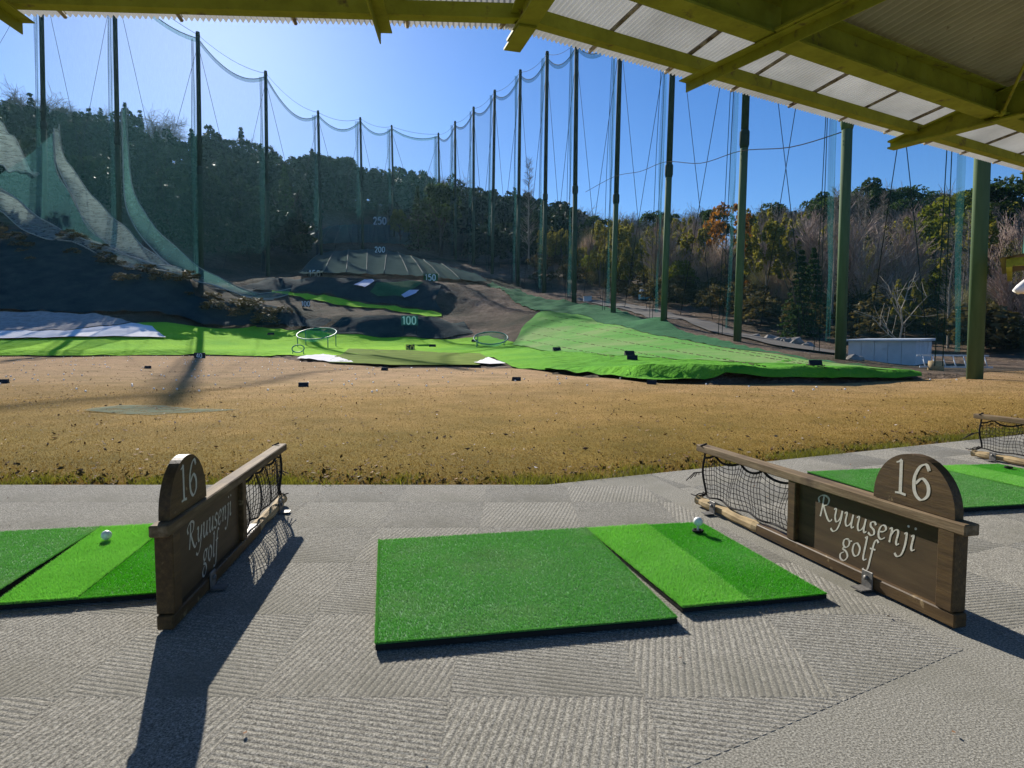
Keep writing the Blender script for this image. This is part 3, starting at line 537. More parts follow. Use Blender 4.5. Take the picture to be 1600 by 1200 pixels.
# ------------------------------------------------------------------ bay partitions
LEN = 1.555
def partition(near, far, face, label, text=True):
    """local x runs along the partition from its near end; face=+1: lettering looks along +y, -1: along -y"""
    d = Vector((far[0] - near[0], far[1] - near[1], 0)); t = empty('bay_partition', (near[0], near[1], .007), math.atan2(d.y, d.x), label, 'partition', 'bay partitions')
    L = LEN; pz = .335
    MB().box((L * .325, 0, .026), (L * .65 + .02, .05, .046), bev=.004).build('bottom_rail', MT['wood'], t)
    lg = MB().tube(crom([(L * .657, 0, .027), (L * .75, .003, .026), (L * .86, -.004, .028), (L * .97, .002, .026), (L + .02, .004, .03)], 3), [.026 + .003 * math.sin(q * 1.7) for q in range(13)], 9, True, False); lg.build('split_log', MT['log'], t)
    top = MB().box((L / 2 - .01, 0, pz - .012), (L + .05, .058, .037), bev=.004).build('top_rail', MT['rail'], t)
    MB().box((.03, 0, .18), (.062, .056, .262), bev=.004).build('post', MT['wood'], t)
    MB().box((L * .5, 0, .18), (.05, .05, .262), bev=.004).build('post', MT['wood'], t)
    pan = MB().box((L * .25 + .02, -.004 * face, .18), (L * .5 - .09, .016, .262)).build('name_panel', MT['panel'], t)
    # half-round number board standing on the rail
    n = 26; r = .163; cx = .175; z0 = pz + .009; th = .017
    prof = [(cx + r * math.cos(a), z0 + .012 + r * 1.03 * math.sin(a)) for a in np.linspace(0, math.pi, n)] + [(cx - r, z0), (cx + r, z0)]
    k = len(prof); mb = MB(); mb.add([(x, -th, z) for x, z in prof] + [(x, th, z) for x, z in prof], [tuple(range(k)), tuple(range(k, 2 * k))[::-1]] + [(i, k + i, k + (i + 1) % k, (i + 1) % k) for i in range(k)])
    nb = mb.build('number_board', MT['wood'], t)
    if text:
        def put(mb, name, mat, x, y, z, parent):
            for i, v in enumerate(mb.v): mb.v[i] = (v[0], v[1], v[2])
            o = mb.build(name, mat, parent); o.location = (x, y, z)
            if face > 0: o.rotation_euler[2] = math.pi
            return o
        put(lettering(['1s', '6s'], .072, .095, .032, R(20), 0, .12), 'number', MT['paint'], cx - .004 * face, face * (th + .0008), z0 + .034, nb)
        put(lettering(list('Ryuusenji'), .0535, .088, .03, R(35), .14, .10), 'lettering', MT['paint'], L * .25 + .02 - .012 * face, face * (.0085) - .004 * face, .192, pan)
        put(lettering(list('golf'), .0535, .088, .03, R(35), .14, .10), 'lettering', MT['paint'], L * .25 + .02 + .008 * face, face * (.0085) - .004 * face, .09, pan)
    # angle bracket with bolt at the foot
    for bx, sd_ in ((.34, -face), (.34, face), (L - .16, face)):
        b = MB().box((bx, sd_ * .0285, .035), (.052, .006, .062), bev=.002).box((bx, sd_ * .052, .003), (.052, .05, .005)).build('bracket', MT['steel'], t)
        MB().tube([(bx, sd_ * .030, .042), (bx, sd_ * .040, .042)], .009, 8).build('bolt', MT['steel'], b)
    # ball-stop net in the far half
    x0, x1, zb, zt = L * .5 + .03, L - .03, .058, .31
    rr = random.Random(int(near[0] * 100) + 5)
    nu, nv = 26, 9
    def sagz(u):                                           # the top cord hangs in loops from the rail
        q = (u * 3.4 + .1) % 1; return zt - .006 - .03 * math.sin(math.pi * q)
    ph = rr.random() * 6
    def P(u, v):
        top_ = sagz(u); bot = zb + .008 + .012 * math.sin(u * 9 + ph) ** 2
        z = bot + (top_ - bot) * v
        bul = .014 * math.sin(math.pi * v) * (1 + .5 * math.sin(u * 6 + ph)) + .006 * math.sin(u * 23 + v * 3)
        x = x0 + (x1 - x0) * u + .012 * math.sin(v * 5 + u * 11) - .03 * (u > .8) * math.sin(math.pi * v) * (u - .8) * 5 + .012 * math.sin(math.pi * v) * u ** 6
        return Vector((x, bul * -face * -1, z))
    net = MB()
    for i in range(nu + 1):
        u = i / nu + rr.uniform(-.006, .006); net.tube([P(min(max(u, 0), 1), v) for v in np.linspace(0, 1, 10)], .0017, 4, False)
    for j in range(1, nv):
        net.tube([P(u, j / nv) for u in np.linspace(0, 1, 34)], .0017, 4, False)
    tag(net.build('ball_net', MT['cord'], t), kind='stuff')
    MB().tube([P(u, 1) for u in np.linspace(0, 1, 50)], .006, 6).build('top_cord', MT['cord'], t)
    MB().tube([P(u, 0) + Vector((0, .004, 0)) for u in np.linspace(0, 1, 40)], .005, 6).build('bottom_cord', MT['cord'], t)
    e = MB().tube([P(1, v) for v in np.linspace(0, 1, 12)], .0065, 6)
    e.tube([P(1, 1), Vector((L - .035, 0, zt + .02)), Vector((L - .04, .033, zt + .03)), Vector((L - .045, .0, zt + .062 - .02))], .006, 6)
    for q in range(5): e.tube([P(1, .02), P(1, .02) + Vector((.03 + .012 * q, .02 * math.sin(q * 2.1), -.012 + .02 * math.cos(q))), P(1, .02) + Vector((.05 + .015 * q, .035 * math.sin(q * 2.1), -.02))], .0035, 5)
    for q in range(4): e.tube([P(1, .62), P(1, .62) + Vector((.04, .01 * q, -.01)), P(1, .62) + Vector((.075 + .01 * q, .02 * q - .02, -.03 - .012 * q))], .003, 5)
    e.build('end_cord', MT['cord'], t)
    return t
partition((1.41, 1.97), (1.045, 3.48), 1, 'wooden number 16 partition with sunlit name panel on the right')
partition((-1.085, 1.955), (-1.275, 3.50), -1, 'wooden number 16 partition seen edge on beside the left mats')
p3 = partition((1.41 + OR_[0], 1.97 + OR_[1]), (1.045 + OR_[0], 3.48 + OR_[1]), 1, 'far partition end with net and split timber cut by the right edge', text=False)

# ------------------------------------------------------------------ tee shelter roof
shelter = empty('tee_shelter', (0, 0, 0), 0, 'yellow green steel tee shelter roof with corrugated sheets overhead', 'shelter')
ZE = 2.80; SL = .165
C0 = Vector((.056, 3.63, 0))
uR, vR = Vector((math.sin(R(60.4)), math.cos(R(60.4)), 0)), Vector((-math.cos(R(60.4)), math.sin(R(60.4)), 0))
uL, vL = Vector((-.998, -.058, 0)), Vector((-.058, .998, 0))
def frameM(u, v, org=C0):
    m = Matrix.Identity(4); m.col[0] = (*u, 0); m.col[1] = (*v, 0); m.col[2] = (0, 0, 1, 0); m.col[3] = (*org, 1); return m
MR, ML = frameM(uR, vR), frameM(uL, vL)
def corr(name, Mx, u0, u1, vf0, vf1, pitch, amp, mat, dz=0, nv=2):
    m = MB(); n = max(2, int(round((u1 - u0) / pitch * 6))); rws = []
    for j in range(nv):
        r = []
        for i in range(n + 1):
            u = u0 + (u1 - u0) * i / n; v = vf0(u) + (vf1(u) - vf0(u)) * j / (nv - 1)
            r.append(Mx @ Vector((u, v, ZE + dz - SL * v + amp * math.sin(2 * math.pi * u / pitch))))
        rws.append(r)
    m.grid(rws); return m.build(name, mat, shelter)
PW = .64
half = math.tan(R(14)); mit = lambda u: -u / half if False else None
def inner(u): return max(-.54, -u / math.tan(R(13.2)) - .02)
for k in range(15):
    u0 = k * PW
    corr('roof_sheet', MR, u0 + .004, u0 + PW + .03, lambda u: max(inner(u), -.54), lambda u: .28, .032, .011, MT['roof_white'], .0 + .004 * (k % 2))
    MB().box((u0 + .01, -.36, ZE + .36 * SL - .012), (.022, .92, .006), MR @ Matrix.Translation((0, 0, 0)) @ Matrix.Shear('XY', 4, (0, 0)) if False else MR).build('sheet_lap', MT['lap'], shelter) if False else None
    lap = MB(); a, b = MR @ Vector((u0 + .012, .27, ZE - .27 * SL - .0125)), MR @ Vector((u0 + .012, max(inner(u0), -.53), ZE - max(inner(u0), -.53) * SL - .0125))
    lap.tube([a, b], .012, 6); lap.build('sheet_lap', MT['lap'], shelter)
for k in range(10):
    u0 = k * PW
    corr('roof_sheet', ML, u0 + .004, u0 + PW + .03, lambda u: max(inner(u), -.54), lambda u: .28, .032, .011, MT['roof_white'], .004 * (k % 2))
    lap = MB(); a, b = ML @ Vector((u0 + .012, .27, ZE - .27 * SL - .0125)), ML @ Vector((u0 + .012, max(inner(u0), -.53), ZE - max(inner(u0), -.53) * SL - .0125))
    lap.tube([a, b], .012, 6); lap.build('sheet_lap', MT['lap'], shelter)
def inner2(u): return -u / math.tan(R(13.2))
for k in range(10):
    for Mx, mx in ((MR, 11), (ML, 7)):
        u0 = k * 1.0
        if u0 > mx: continue
        corr('ceiling_sheet', Mx, u0, u0 + 1.0, lambda u: max(-5.0, min(inner2(u), -.55)), lambda u: -.50, .066, .015, MT['roof_tan'], .022)
def ibeam(Mx, p0, p1, zb, zt0, zt1, wid, name, web=.012, fl=.014):
    """I-beam between p0 and p1 (local u,v); the top flange may rise from zt0 to zt1"""
    a, b = Vector((*p0, 0)), Vector((*p1, 0)); d = (b - a).normalized(); n = Vector((-d.y, d.x, 0)); m = MB()
    def pr(w, za0, zc0, za1, zc1):
        vs = [Mx @ (q + n * s * w / 2 + Vector((0, 0, z))) for q, zs in ((a, (za0, zc0)), (b, (za1, zc1))) for s in (-1, 1) for z in zs]
        m.add(vs, [(0, 1, 3, 2), (4, 6, 7, 5), (0, 4, 5, 1), (2, 3, 7, 6), (1, 5, 7, 3), (0, 2, 6, 4)])
    pr(wid, zb, zb + fl, zb, zb + fl); pr(wid, zt0 - fl, zt0, zt1 - fl, zt1); pr(web, zb + fl, zt0 - fl, zb + fl, zt1 - fl)
    return m.build(name, MT['green_steel'], shelter)
def zs(v): return ZE - SL * v - .014
for Mx, U in ((MR, 9.5), (ML, 6.4)):
    ch = MB()                                              # channel under the sheet edge
    for (y0, y1, z0, z1) in ((.025, .095, zs(.06) - .012, zs(.06) - .006), (.025, .033, zs(.06) - .078, zs(.06) - .012), (.025, .095, zs(.06) - .084, zs(.06) - .078)):
        ch.box((U / 2, (y0 + y1) / 2, (z0 + z1) / 2), (U, y1 - y0, z1 - z0), Mx)
    ch.build('edge_channel', MT['green_steel'], shelter)
    ibeam(Mx, (-.1, -.53), (U, -.53), 2.66, zs(-.53), zs(-.53), .14, 'main_beam')
def rafter(Mx, u, v0, v1, zb, wid, name='rafter'): return ibeam(Mx, (u, v0), (u, v1), zb, max(zs(v0) - .05, zb + .05), zs(v1), wid, name)
for Mx, us in ((MR, (3.98, 8.0)), (ML, (4.6,))):
    for u in us: rafter(Mx, u, .28, -4.6, 2.62, .10)
for Mx, us in ((MR, (1.34, 6.1)), (ML, (.76, 2.7))):
    for u in us:
        m = MB().box((u, -.55, 2.651), (.07, 1.4, .007), Mx).box((u + .032, -.55, 2.618), (.007, 1.4, .06), Mx); m.build('angle_rafter', MT['green_steel'], shelter)
        rafter(Mx, u, -.62, -4.6, 2.655, .12)
bis = (vL + vR).normalized(); MBi = frameM(Vector((bis.y, -bis.x, 0)), bis)
rafter(MBi, 0, .12, -4.6, 2.60, .11, 'corner_rafter')
MB().box((.0, .05, 2.592), (.10, .30, .012), MBi).build('rafter_plate', MT['green_steel'], shelter)
r0, r1 = MR @ Vector((3.93, -.60, 2.655)), MR @ Vector((2.85, -1.32, 2.93))
tr = MB().tube([r0, r1], .011, 8).build('tie_rod', MT['green_steel'], shelter)
MB().box(r0 + Vector((0, 0, .0)), (.09, .05, .02)).tube([r0 - (r1 - r0).normalized() * .02, r0 + (r1 - r0).normalized() * .07], .02, 8).build('rod_clevis', MT['green_steel'], tr)
for Mx, u in ((MR, 3.98), (MR, 8.0), (ML, 4.6), (ML, .3)):
    p = Mx @ Vector((u, -4.3, 0)); MB().box((p.x, p.y, 1.36), (.15, .15, 2.7)).build('post', MT['green_steel'], shelter)
# far wing of the shelter at the right edge
c = at(1573, 414, 13.5)
wing = empty('far_shelter', (c.x, c.y, 0), R(52), 'far shelter roof corner with green tarp at the right edge', 'shelter')
zt = c.z + .02
m = MB(); n = 40; m.grid([[Vector((u * .1, v, zt + .14 + .18 * (-v) + .012 * math.sin(u * 3.1))) for u in range(-1, n)] for v in (.12, -3.0)]); m.build('roof_sheet', MT['concrete'], wing)
MB().box((2, -.04, zt + .02), (4.0, .1, .17)).build('edge_beam', MT['green_steel'], wing)
MB().box((.06, -1.5, zt + .04), (.1, 2.9, .17)).build('side_beam', MT['green_steel'], wing)
MB().box((1.2, -.9, zt / 2), (.1, .1, zt)).build('post', MT['green_steel'], wing)
rws = [[Vector((.1 + u * .3, -.35 - .1 * math.sin(u * 1.4), zt + .25 + .42 * v + .04 * math.sin(u * 2 + v * 3))) for u in range(13)] for v in np.linspace(0, 1, 5)]
MB().grid(rws).build('tarp', MT['tarp'], wing)
lampc = at(1600, 452, 13.6)
hn = MB(); hn.tube([lampc + Vector((.12, 0, .12)), lampc + Vector((-.06, 0, .0)), lampc + Vector((-.13, 0, -.05)), lampc + Vector((-.10, 0, -.1))], [.14, .12, .1, .02], 12); hn.build('white_lamp_housing', MT['white_sheet']); tag(bpy.data.objects['white_lamp_housing'], 'white rounded fitting hanging under the far shelter roof', 'fitting')

# ------------------------------------------------------------------ net poles and nets
POLES = [((20, 330), (-12, 120), 46), ((70, 337), (63, -60), 72), ((186, 362), (178, -45), 72.5), ((315, 440), (309, 55), 73.2), ((419, 432), (415, 115), 90), ((502, 392), (497, 176), 115), ((567, 386), (563, 186), 135), ((616, 378), (612, 198), 152),
         ((688, 402), (685, 210), 150), ((712, 410), (711, 192), 134), ((740, 420), (740, 170), 121), ((769, 437), (773, 144), 108), ((809, 451), (813, 113), 95), ((850, 464), (855, 85), 82), ((897, 472), (901, 66), 70), ((958, 477), (970, 40), 58), ((1037, 496), (1056, -40), 44), ((1152, 528), (1178, -200), 33), ((1313, 558), (1345, -500), 24), ((1523, 591), (1580, -1000), 16)]
POLES = POLES[1:]
ordn = ['first', 'second', 'third', 'fourth', 'fifth', 'sixth', 'seventh', 'eighth', 'ninth', 'tenth', 'eleventh', 'twelfth', 'thirteenth', 'fourteenth', 'fifteenth', 'sixteenth', 'seventeenth', 'eighteenth', 'nineteenth', 'twentieth']
PB_, PT_ = [], []
for i, (b, t, Y) in enumerate(POLES):
    p0 = at(b[0], b[1], Y); p1 = at(t[0], t[1], Y); g = hz(p0.x, p0.y)
    if p1.z > p0.z + 34: p1 = p0.lerp(p1, 34 / (p1.z - p0.z))
    base = Vector((p0.x, p0.y, g - .3)); PB_.append(Vector((p0.x, p0.y, g))); PT_.append(p1)
    where = 'tall steel net pole, %s from the left' % ordn[i]
    if i == len(POLES) - 1: where = 'tall pale green net pole nearest the right edge beside the ladder'
    if i == len(POLES) - 2: where = 'tall pale green net pole at the left end of the white shed'
    t_ = empty('net_pole', base, 0, where, 'pole', 'poles of the range net')
    r = {len(POLES) - 1: .178, len(POLES) - 2: .192, len(POLES) - 3: .2, len(POLES) - 4: .22, len(POLES) - 5: .24}.get(i, .265); ax = (p1 - base); L = ax.length; k = .62 if i not in (len(POLES) - 2,) else None
    kk = (9.2 / L) if i == len(POLES) - 2 else ((10.5 if i > 13 else 12.5) / L)
    mid = ax * kk
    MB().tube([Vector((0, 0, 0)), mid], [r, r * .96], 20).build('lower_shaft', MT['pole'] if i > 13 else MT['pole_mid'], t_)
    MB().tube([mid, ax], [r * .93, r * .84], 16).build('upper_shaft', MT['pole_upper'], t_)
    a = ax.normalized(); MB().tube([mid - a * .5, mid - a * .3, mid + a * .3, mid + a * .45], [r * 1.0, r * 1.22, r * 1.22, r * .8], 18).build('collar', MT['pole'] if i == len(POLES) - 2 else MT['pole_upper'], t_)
    MB().tube([ax - a * .1, ax + a * .35], [r * .9, r * .75], 12).build('cap', MT['pole_upper'], t_)
    rp = MB()
    for q in range(2): rp.tube([ax + Vector((-.5 - .16 * q, 0, -.6)), ax * .5 + Vector((-.62 - .2 * q + .1 * math.sin(q * 3 + i), 0, 0)), Vector((-.75 - .2 * q, .1, .6))], .011 + .00017 * Y, 4)
    rp.build('hanging_rope', MT['rope'], t_)
    gw = (.07 + .0022 * Y) if i > 8 else (.25 + .003 * Y); MB().grid([[Vector((0, .05, .5)).lerp(ax, v) + Vector((-.42 - gw * u + .12 * math.sin(v * 9 + u * 4 + i), .12 * math.sin(u * 5 + v * 4), 0)) for u in (0, .33, .66, 1)] for v in np.linspace(.02, .985, 16)]).build('gathered_net', MT['net_gather'], t_)
def net_panel(i, j, label, dense=False):
    A0, A1, B0, B1 = PB_[i], PT_[i], PB_[j], PT_[j]; t = empty('range_net', (A0 + B0) / 2, 0, label, 'net', 'nets of the range'); o = t.location.copy()
    n = 14; sag = (B0 - A0).length * .09 + .3
    topc = []; rws = []
    for k in range(n + 1):
        u = k / n; tp = A1.lerp(B1, u) - Vector((0, 0, sag * 4 * u * (1 - u) + .35)); bx = A0.lerp(B0, u); bx.z = hz(bx.x, bx.y) + .05
        topc.append(tp - o); rws.append([bx.lerp(tp, v) - o + Vector((math.sin(u * 17 + v * 2) * .08, math.cos(u * 13 + v * 3) * .12, 0)) * (1 if 0 < v < 1 else 0) for v in np.linspace(0, 1, 8)])
    MB().grid(rws).build('net_sheet', MT['net'] if j < 11 else MT['net_thin'], t)
    rr = .028 + .00022 * o.y
    MB().tube([p + Vector((0, 0, .02)) for p in topc], rr, 4).build('edge_cable', MT['rope'], t)
    MB().tube([A1.lerp(B1, u) - Vector((0, 0, sag * 1.6 * u * (1 - u) - .05)) - o for u in np.linspace(0, 1, 10)], rr * .55, 4).build('top_cable', MT['cable'], t)
    band = [[p - o for p in (Vector(q) + o, Vector(q) + o - Vector((0, 0, .45)))] for q in topc]
    MB().grid(band).build('edge_band', MT['net_dense'], t)
    for s in (0, 1):
        a = (A1 if s == 0 else B1) - Vector((0, 0, 1)); b = (A0.lerp(B0, .72) if s == 0 else A0.lerp(B0, .28)); b = Vector((b.x, b.y, hz(b.x, b.y) + 1))
        MB().tube([a - o, b - o], .012 + .00016 * o.y, 4).build('cross_wire', MT['cable'], t)
for i in range(len(POLES) - 1):
    net_panel(i, i + 1, 'green net bay between the %s and %s poles from the left' % (ordn[i], ordn[i + 1]))
# extend the net walls past the frame on both sides
for sgn, i, dx in ((-1, 0, Vector((-11, -13, 0))), (1, len(POLES) - 1, Vector((2.5, -9.5, 0)))):
    A0, A1 = PB_[i], PT_[i]; B0 = A0 + dx; B1 = A1 + dx; B0.z = hz(B0.x, B0.y)
    PB_.append(B0); PT_.append(B1)
    net_panel(i, len(PB_) - 1, 'green net bay leaving the picture at its left edge' if sgn < 0 else 'green net bay leaving the picture at its right edge')
# sagging electric cable between the right-hand poles
pts = [at(915, 300, 69), at(960, 276, 58), at(1000, 268, 51), at(1040, 253, 44), at(1095, 255, 38), at(1157, 236, 33), at(1235, 230, 28), at(1320, 205, 24)]
tag(MB().tube(crom(pts, 5), .022, 5).build('overhead_cable', MT['cable']), 'thin sagging cable strung between the right-hand net poles', 'cable')

def drape(name, label, up, lo, mat, n=28, m_=8, bul=.5):
    U = crom([at(*p) for p in up], 8); Lw = crom([at(*p) for p in lo], 8)
    def res(P): 
        q = np.linspace(0, len(P) - 1, n); return [P[int(x)].lerp(P[min(int(x) + 1, len(P) - 1)], x - int(x)) for x in q]
    U, Lw = res(U), res(Lw); o = Lw[n // 2]
    rws = []
    for k in range(n):
        r = []
        for v in np.linspace(0, 1, m_):
            p = Lw[k].lerp(U[k], v); p.z = max(p.z - bul * math.sin(math.pi * v) + .12 * math.sin(k * 1.1 + v * 5), hz(p.x, p.y) + .2); r.append(p - o)
        rws.append(r)
    t = empty(name, o, 0, label, 'net', 'draped nets'); MB().grid(rws).build('net_cloth', mat, t)
    MB().tube([r[0] for r in rws], .06, 5).build('hem_rope', MT['drape_rope'], t); MB().tube([r[-1] for r in rws], .05, 5).build('hem_rope', MT['drape_rope'], t)
drape('draped_net', 'pale net draped over the bank at the left edge', [(-70, 240, 67.6), (-20, 272, 68.1), (8, 298, 68.6), (45, 326, 68.6), (78, 350, 68.6), (112, 366, 68.1), (180, 392, 66.14), (240, 412, 62.38), (284, 420, 60)], [(-80, 300, 64.6), (-20, 318, 65.6), (2, 332, 66.6), (34, 356, 66.6), (66, 373, 66.6), (110, 376, 66.6), (172, 408, 65.01), (235, 422, 61.11), (284, 427, 59)], MT['drape'])
drape('draped_net', 'upper pale net flap hanging behind the leftmost pole', [(-40, 150, 70.6), (-5, 182, 70.6), (12, 206, 70.6), (28, 222, 70.6), (45, 262, 70.6), (62, 272, 70.6)], [(-60, 200, 68.6), (-25, 240, 68.6), (0, 256, 68.6), (15, 268, 68.6), (35, 268, 69.6), (55, 275, 69.6)], MT['drape'], bul=.2)
drape('draped_net', 'pale net tongue sweeping down between the first two poles', [(92, 192, 71.6), (97, 235, 71.6), (112, 262, 71.6), (140, 300, 71.1), (165, 328, 70.6), (195, 355, 68.45), (225, 385, 66.07), (265, 416, 62.23)], [(84, 200, 70.6), (86, 240, 70.6), (90, 262, 70.6), (110, 300, 69.6), (135, 352, 68.6), (165, 380, 67.6), (205, 402, 64.99), (262, 420, 60.87)], MT['drape'])
drape('draped_net', 'long teal net fold sweeping down beside the second pole', [(197, 160, 73), (200, 230, 73), (209, 300, 72.05), (235, 345, 70.25), (270, 383, 68), (308, 414, 66), (345, 436, 67), (400, 457, 69), (455, 470, 72)], [(190, 170, 72), (192, 250, 72), (196, 320, 71), (215, 360, 69.25), (245, 398, 66.75), (285, 425, 64.5), (320, 452, 65), (375, 480, 66), (450, 481, 70)], MT['drape_teal'])
drape('draped_net', 'dark teal net skirt hanging between the two pale nets at the left', [(84, 205, 70.1), (87, 262, 70.1), (110, 305, 69.6), (138, 352, 68.6), (170, 382, 67.6), (205, 402, 64.99), (255, 418, 61.69)], [(-20, 285, 68.6), (10, 300, 68.6), (45, 328, 68.6), (80, 352, 68.6), (115, 368, 68.1), (180, 394, 66.14), (245, 416, 62.15)], MT['net_skirt'])
drape('draped_net', 'crumpled pale net end under the third pole', [(308, 440, 65), (325, 450, 66), (350, 462, 66), (385, 470, 67), (430, 474, 69)], [(300, 436, 64), (318, 455, 65), (340, 477, 65.5), (372, 480, 66), (428, 479, 68)], MT['drape'], bul=.3)

# ------------------------------------------------------------------ boards, targets and small things on the range
def digits(txt, size, mat, parent, loc, w_=.11):
    o = lettering(list(txt), size, w_, w_, 0, 0, .1).build('digits', mat, parent); o.location = loc; return o
def board(txt, px, py, Y, wid, hgt, label, bmat, dmat, legs=True):
    p = at(px, py, Y); g = hz(p.x, p.y); t = empty('distance_board', (p.x, p.y, min(g, p.z - hgt / 2)), 0, label, 'sign', 'distance boards'); zc = p.z - t.location.z
    b = MB().box((0, 0, zc), (wid, .06, hgt), bev=.01).build('panel', bmat, t)
    digits(txt, hgt * .5, dmat, b, (0, -.034, zc - hgt * .4), .13)
    for s in (-1, 1): MB().box((s * wid * .4, .045, zc / 2), (.05, .03, max(zc, .1))).build('leg', MT['board'], t)
board('50', 641, 545, 46, .62, .62, 'black 50 board with amber digits on the bright turf', MT['board'], MT['digit_amber'])
board('40', 312, 555.5, 36, .62, .32, 'low black 40 board at the far edge of the dry field', MT['board'], MT['digit'])
board('100', 478, 474.5, 64, .8, .6, 'small black 100 board on the grey terrace', MT['board'], MT['digit'])
board('100', 640, 500.5, 55.5, 1.45, .85, 'teal 100 board on the dark bank', MT['teal_board'], MT['digit_teal'])
board('150', 492, 427.5, 80, 1.9, 1.0, 'pale 150 board at the left foot of the net slope', MT['bank_net_shade'], MT['digit_teal'])
board('150', 673, 433.5, 80.5, 1.8, .95, 'faint teal 150 board at the right foot of the net slope', MT['turf_dark'], MT['digit_teal'])
board('200', 594, 390.0, 118, 2.1, 1.2, '200 board on the crest of the net slope', MT['bank_net_shade'], MT['digit_teal'])
board('250', 594, 345, 166, 3.6, 2.2, '250 board high on the dark hillside', MT['bank_net_shade'], MT['digit'])
wedges = [(230, 573, 'left part of the dry field'), (474, 600, 'middle of the dry field left of the olive panel'), (806, 592.5, 'dry field in front of the right white sheet'), (600, 578, 'dry field just in front of the olive panel'), (1018, 597, 'front edge of the right turf'), (3, 596, 'dry field at the left edge')]
def wedge(px, py, label, onfield=True, w_=.42, up=.0):
    p = atz(px, py + 2, 0.02) if onfield else project(px, py + 2)
    t = empty('marker_block', (p.x, p.y, (float(fieldz(p.x, p.y)) if onfield else p.z + .1) + up), random.uniform(-.3, .3), label, 'marker', 'low black field markers')
    q_ = min(w_, .42) / .42; m = MB(); m.add([(-w_ / 2, 0, 0), (w_ / 2, 0, 0), (w_ / 2, .2 * q_, .0), (-w_ / 2, .2 * q_, 0), (-w_ / 2, .13 * q_, .19 * q_), (w_ / 2, .13 * q_, .19 * q_), (w_ / 2, .17 * q_, .19 * q_), (-w_ / 2, .17 * q_, .19 * q_)], [(0, 1, 5, 4), (4, 5, 6, 7), (7, 6, 2, 3), (1, 2, 6, 5), (0, 4, 7, 3), (3, 2, 1, 0)]); m.build('wedge_face', MT['board'], t)
    for s in (-1, 1): MB().box((s * w_ * .42, .10 * q_, .02 * q_), (.04 * q_, .26 * q_, .04 * q_)).build('foot', MT['rubber'], t)
for px, py, wh in wedges: wedge(px, py, 'low dark marker block on the %s' % wh, True, .2)
for px, py, wh, w_ in ((422, 523, 'bright turf left of the left ring net', .55), (675, 542, 'bright turf right of the 50 board', .5), (741, 534, 'turf beside the right ring net', .45), (871, 549, 'turf at the foot of the pale slope', .42), (985, 557, 'turf below the pale slope, upper of two', .38), (988, 565, 'turf below the pale slope, lower of two', .36), (1275, 576, 'right turf in front of the white shed', .28), (405, 511, 'bright turf below the dark bank', .5)):
    wedge(px, py, 'low dark marker block on the %s' % wh, False, w_)
def ring_net(px, py, Y, rx, rz_, label):
    p = at(px, py, Y); g = hz(p.x, p.y); t = empty('ring_net', (p.x, p.y, g), 0, label, 'target', 'ring net targets'); z0 = max(.62, p.z - g)
    A = [Vector((rx * math.cos(a), rz_ * .7 * math.sin(a), z0 + .46 * math.sin(a))) for a in np.linspace(0, 2 * math.pi, 37)]
    MB().tube(A, .045, 6, False).build('rim', MT['frame_green'], t)
    MB().grid([A, [q * .72 + Vector((0, 0, z0 * .28 - .3)) for q in A], [q * .3 + Vector((0, 0, z0 * .7 - .42)) for q in A], [Vector((0, 0, z0 - .45))] * 37]).build('net_bowl', MT['ring_mesh'], t)
    for a in (.6, 2.5, 3.8, 5.6): MB().tube([(rx * math.cos(a), rz_ * .7 * math.sin(a), z0 + .46 * math.sin(a)), (rx * math.cos(a), rz_ * .7 * math.sin(a), -.05)], .035, 6).build('leg', MT['frame_green'], t)
MT['ring_mesh'] = net_mat('ring_netting', .3, (.03, .22, .15), (.03, .2, .12), .3, (4, 4, 4))
ring_net(495, 521, 49, 1.45, 2.3, 'large green ring net on the bright turf below the bank')
ring_net(767, 536, 47, 1.25, 2.0, 'green ring net standing at the left foot of the pale slope')
p = at(466, 556, 38); t = empty('hoop_target', (p.x, p.y, hz(p.x, p.y)), 0, 'small upright green hoop beside the left white sheet', 'target', 'ring net targets')
MB().tube([Vector((.36 * math.cos(a), .12 * math.sin(a), .36 + .22 * math.sin(a))) for a in np.linspace(0, 2 * math.pi, 25)], .035, 6, False).build('hoop', MT['frame_green'], t)
for s in (-1, 1): MB().tube([(s * .3, 0, .24), (s * .34, 0, 0)], .025, 6).build('leg', MT['frame_green'], t)

# white shed
s0, s1, s2 = at(1325, 560, 25.6), at(1430, 560, 24.2), at(1455, 560, 27)
shed = empty('white_shed', (s1.x, s1.y, 0), 0, 'low white metal shed between the two right-hand net poles', 'shed')
o = shed.location; a, b, c_ = [Vector((q.x, q.y, 0)) - Vector((o.x, o.y, 0)) for q in (s0, s1, s2)]; d_ = a + c_ - b
def wallq(p, q, n, name, z1=.93, proud=.012):
    u = (q - p); Lq = u.length; un = u.normalized(); nn = Vector((un.y, -un.x, 0))
    for k in range(n):
        w0, w1 = p + u * (k / n) + un * .006, p + u * ((k + 1) / n) - un * .006
        m = MB(); m.add([w0, w1, w1 + Vector((0, 0, z1)), w0 + Vector((0, 0, z1)), w0 - nn * .05, w1 - nn * .05, w1 - nn * .05 + Vector((0, 0, z1)), w0 - nn * .05 + Vector((0, 0, z1))], [(0, 1, 2, 3), (7, 6, 5, 4), (0, 3, 7, 4), (1, 5, 6, 2), (3, 2, 6, 7), (0, 4, 5, 1)])
        m.build(name, MT['shed'], shed)
wallq(a, b, 5, 'wall_panel'); wallq(b, c_, 1, 'door'); wallq(c_, d_, 5, 'wall_panel'); wallq(d_, a, 1, 'wall_panel')
ex = (b - a).normalized() * .15; ey = (c_ - b).normalized() * .12
rp = [a - ex - ey, b + ex - ey, c_ + ex + ey, d_ - ex + ey]
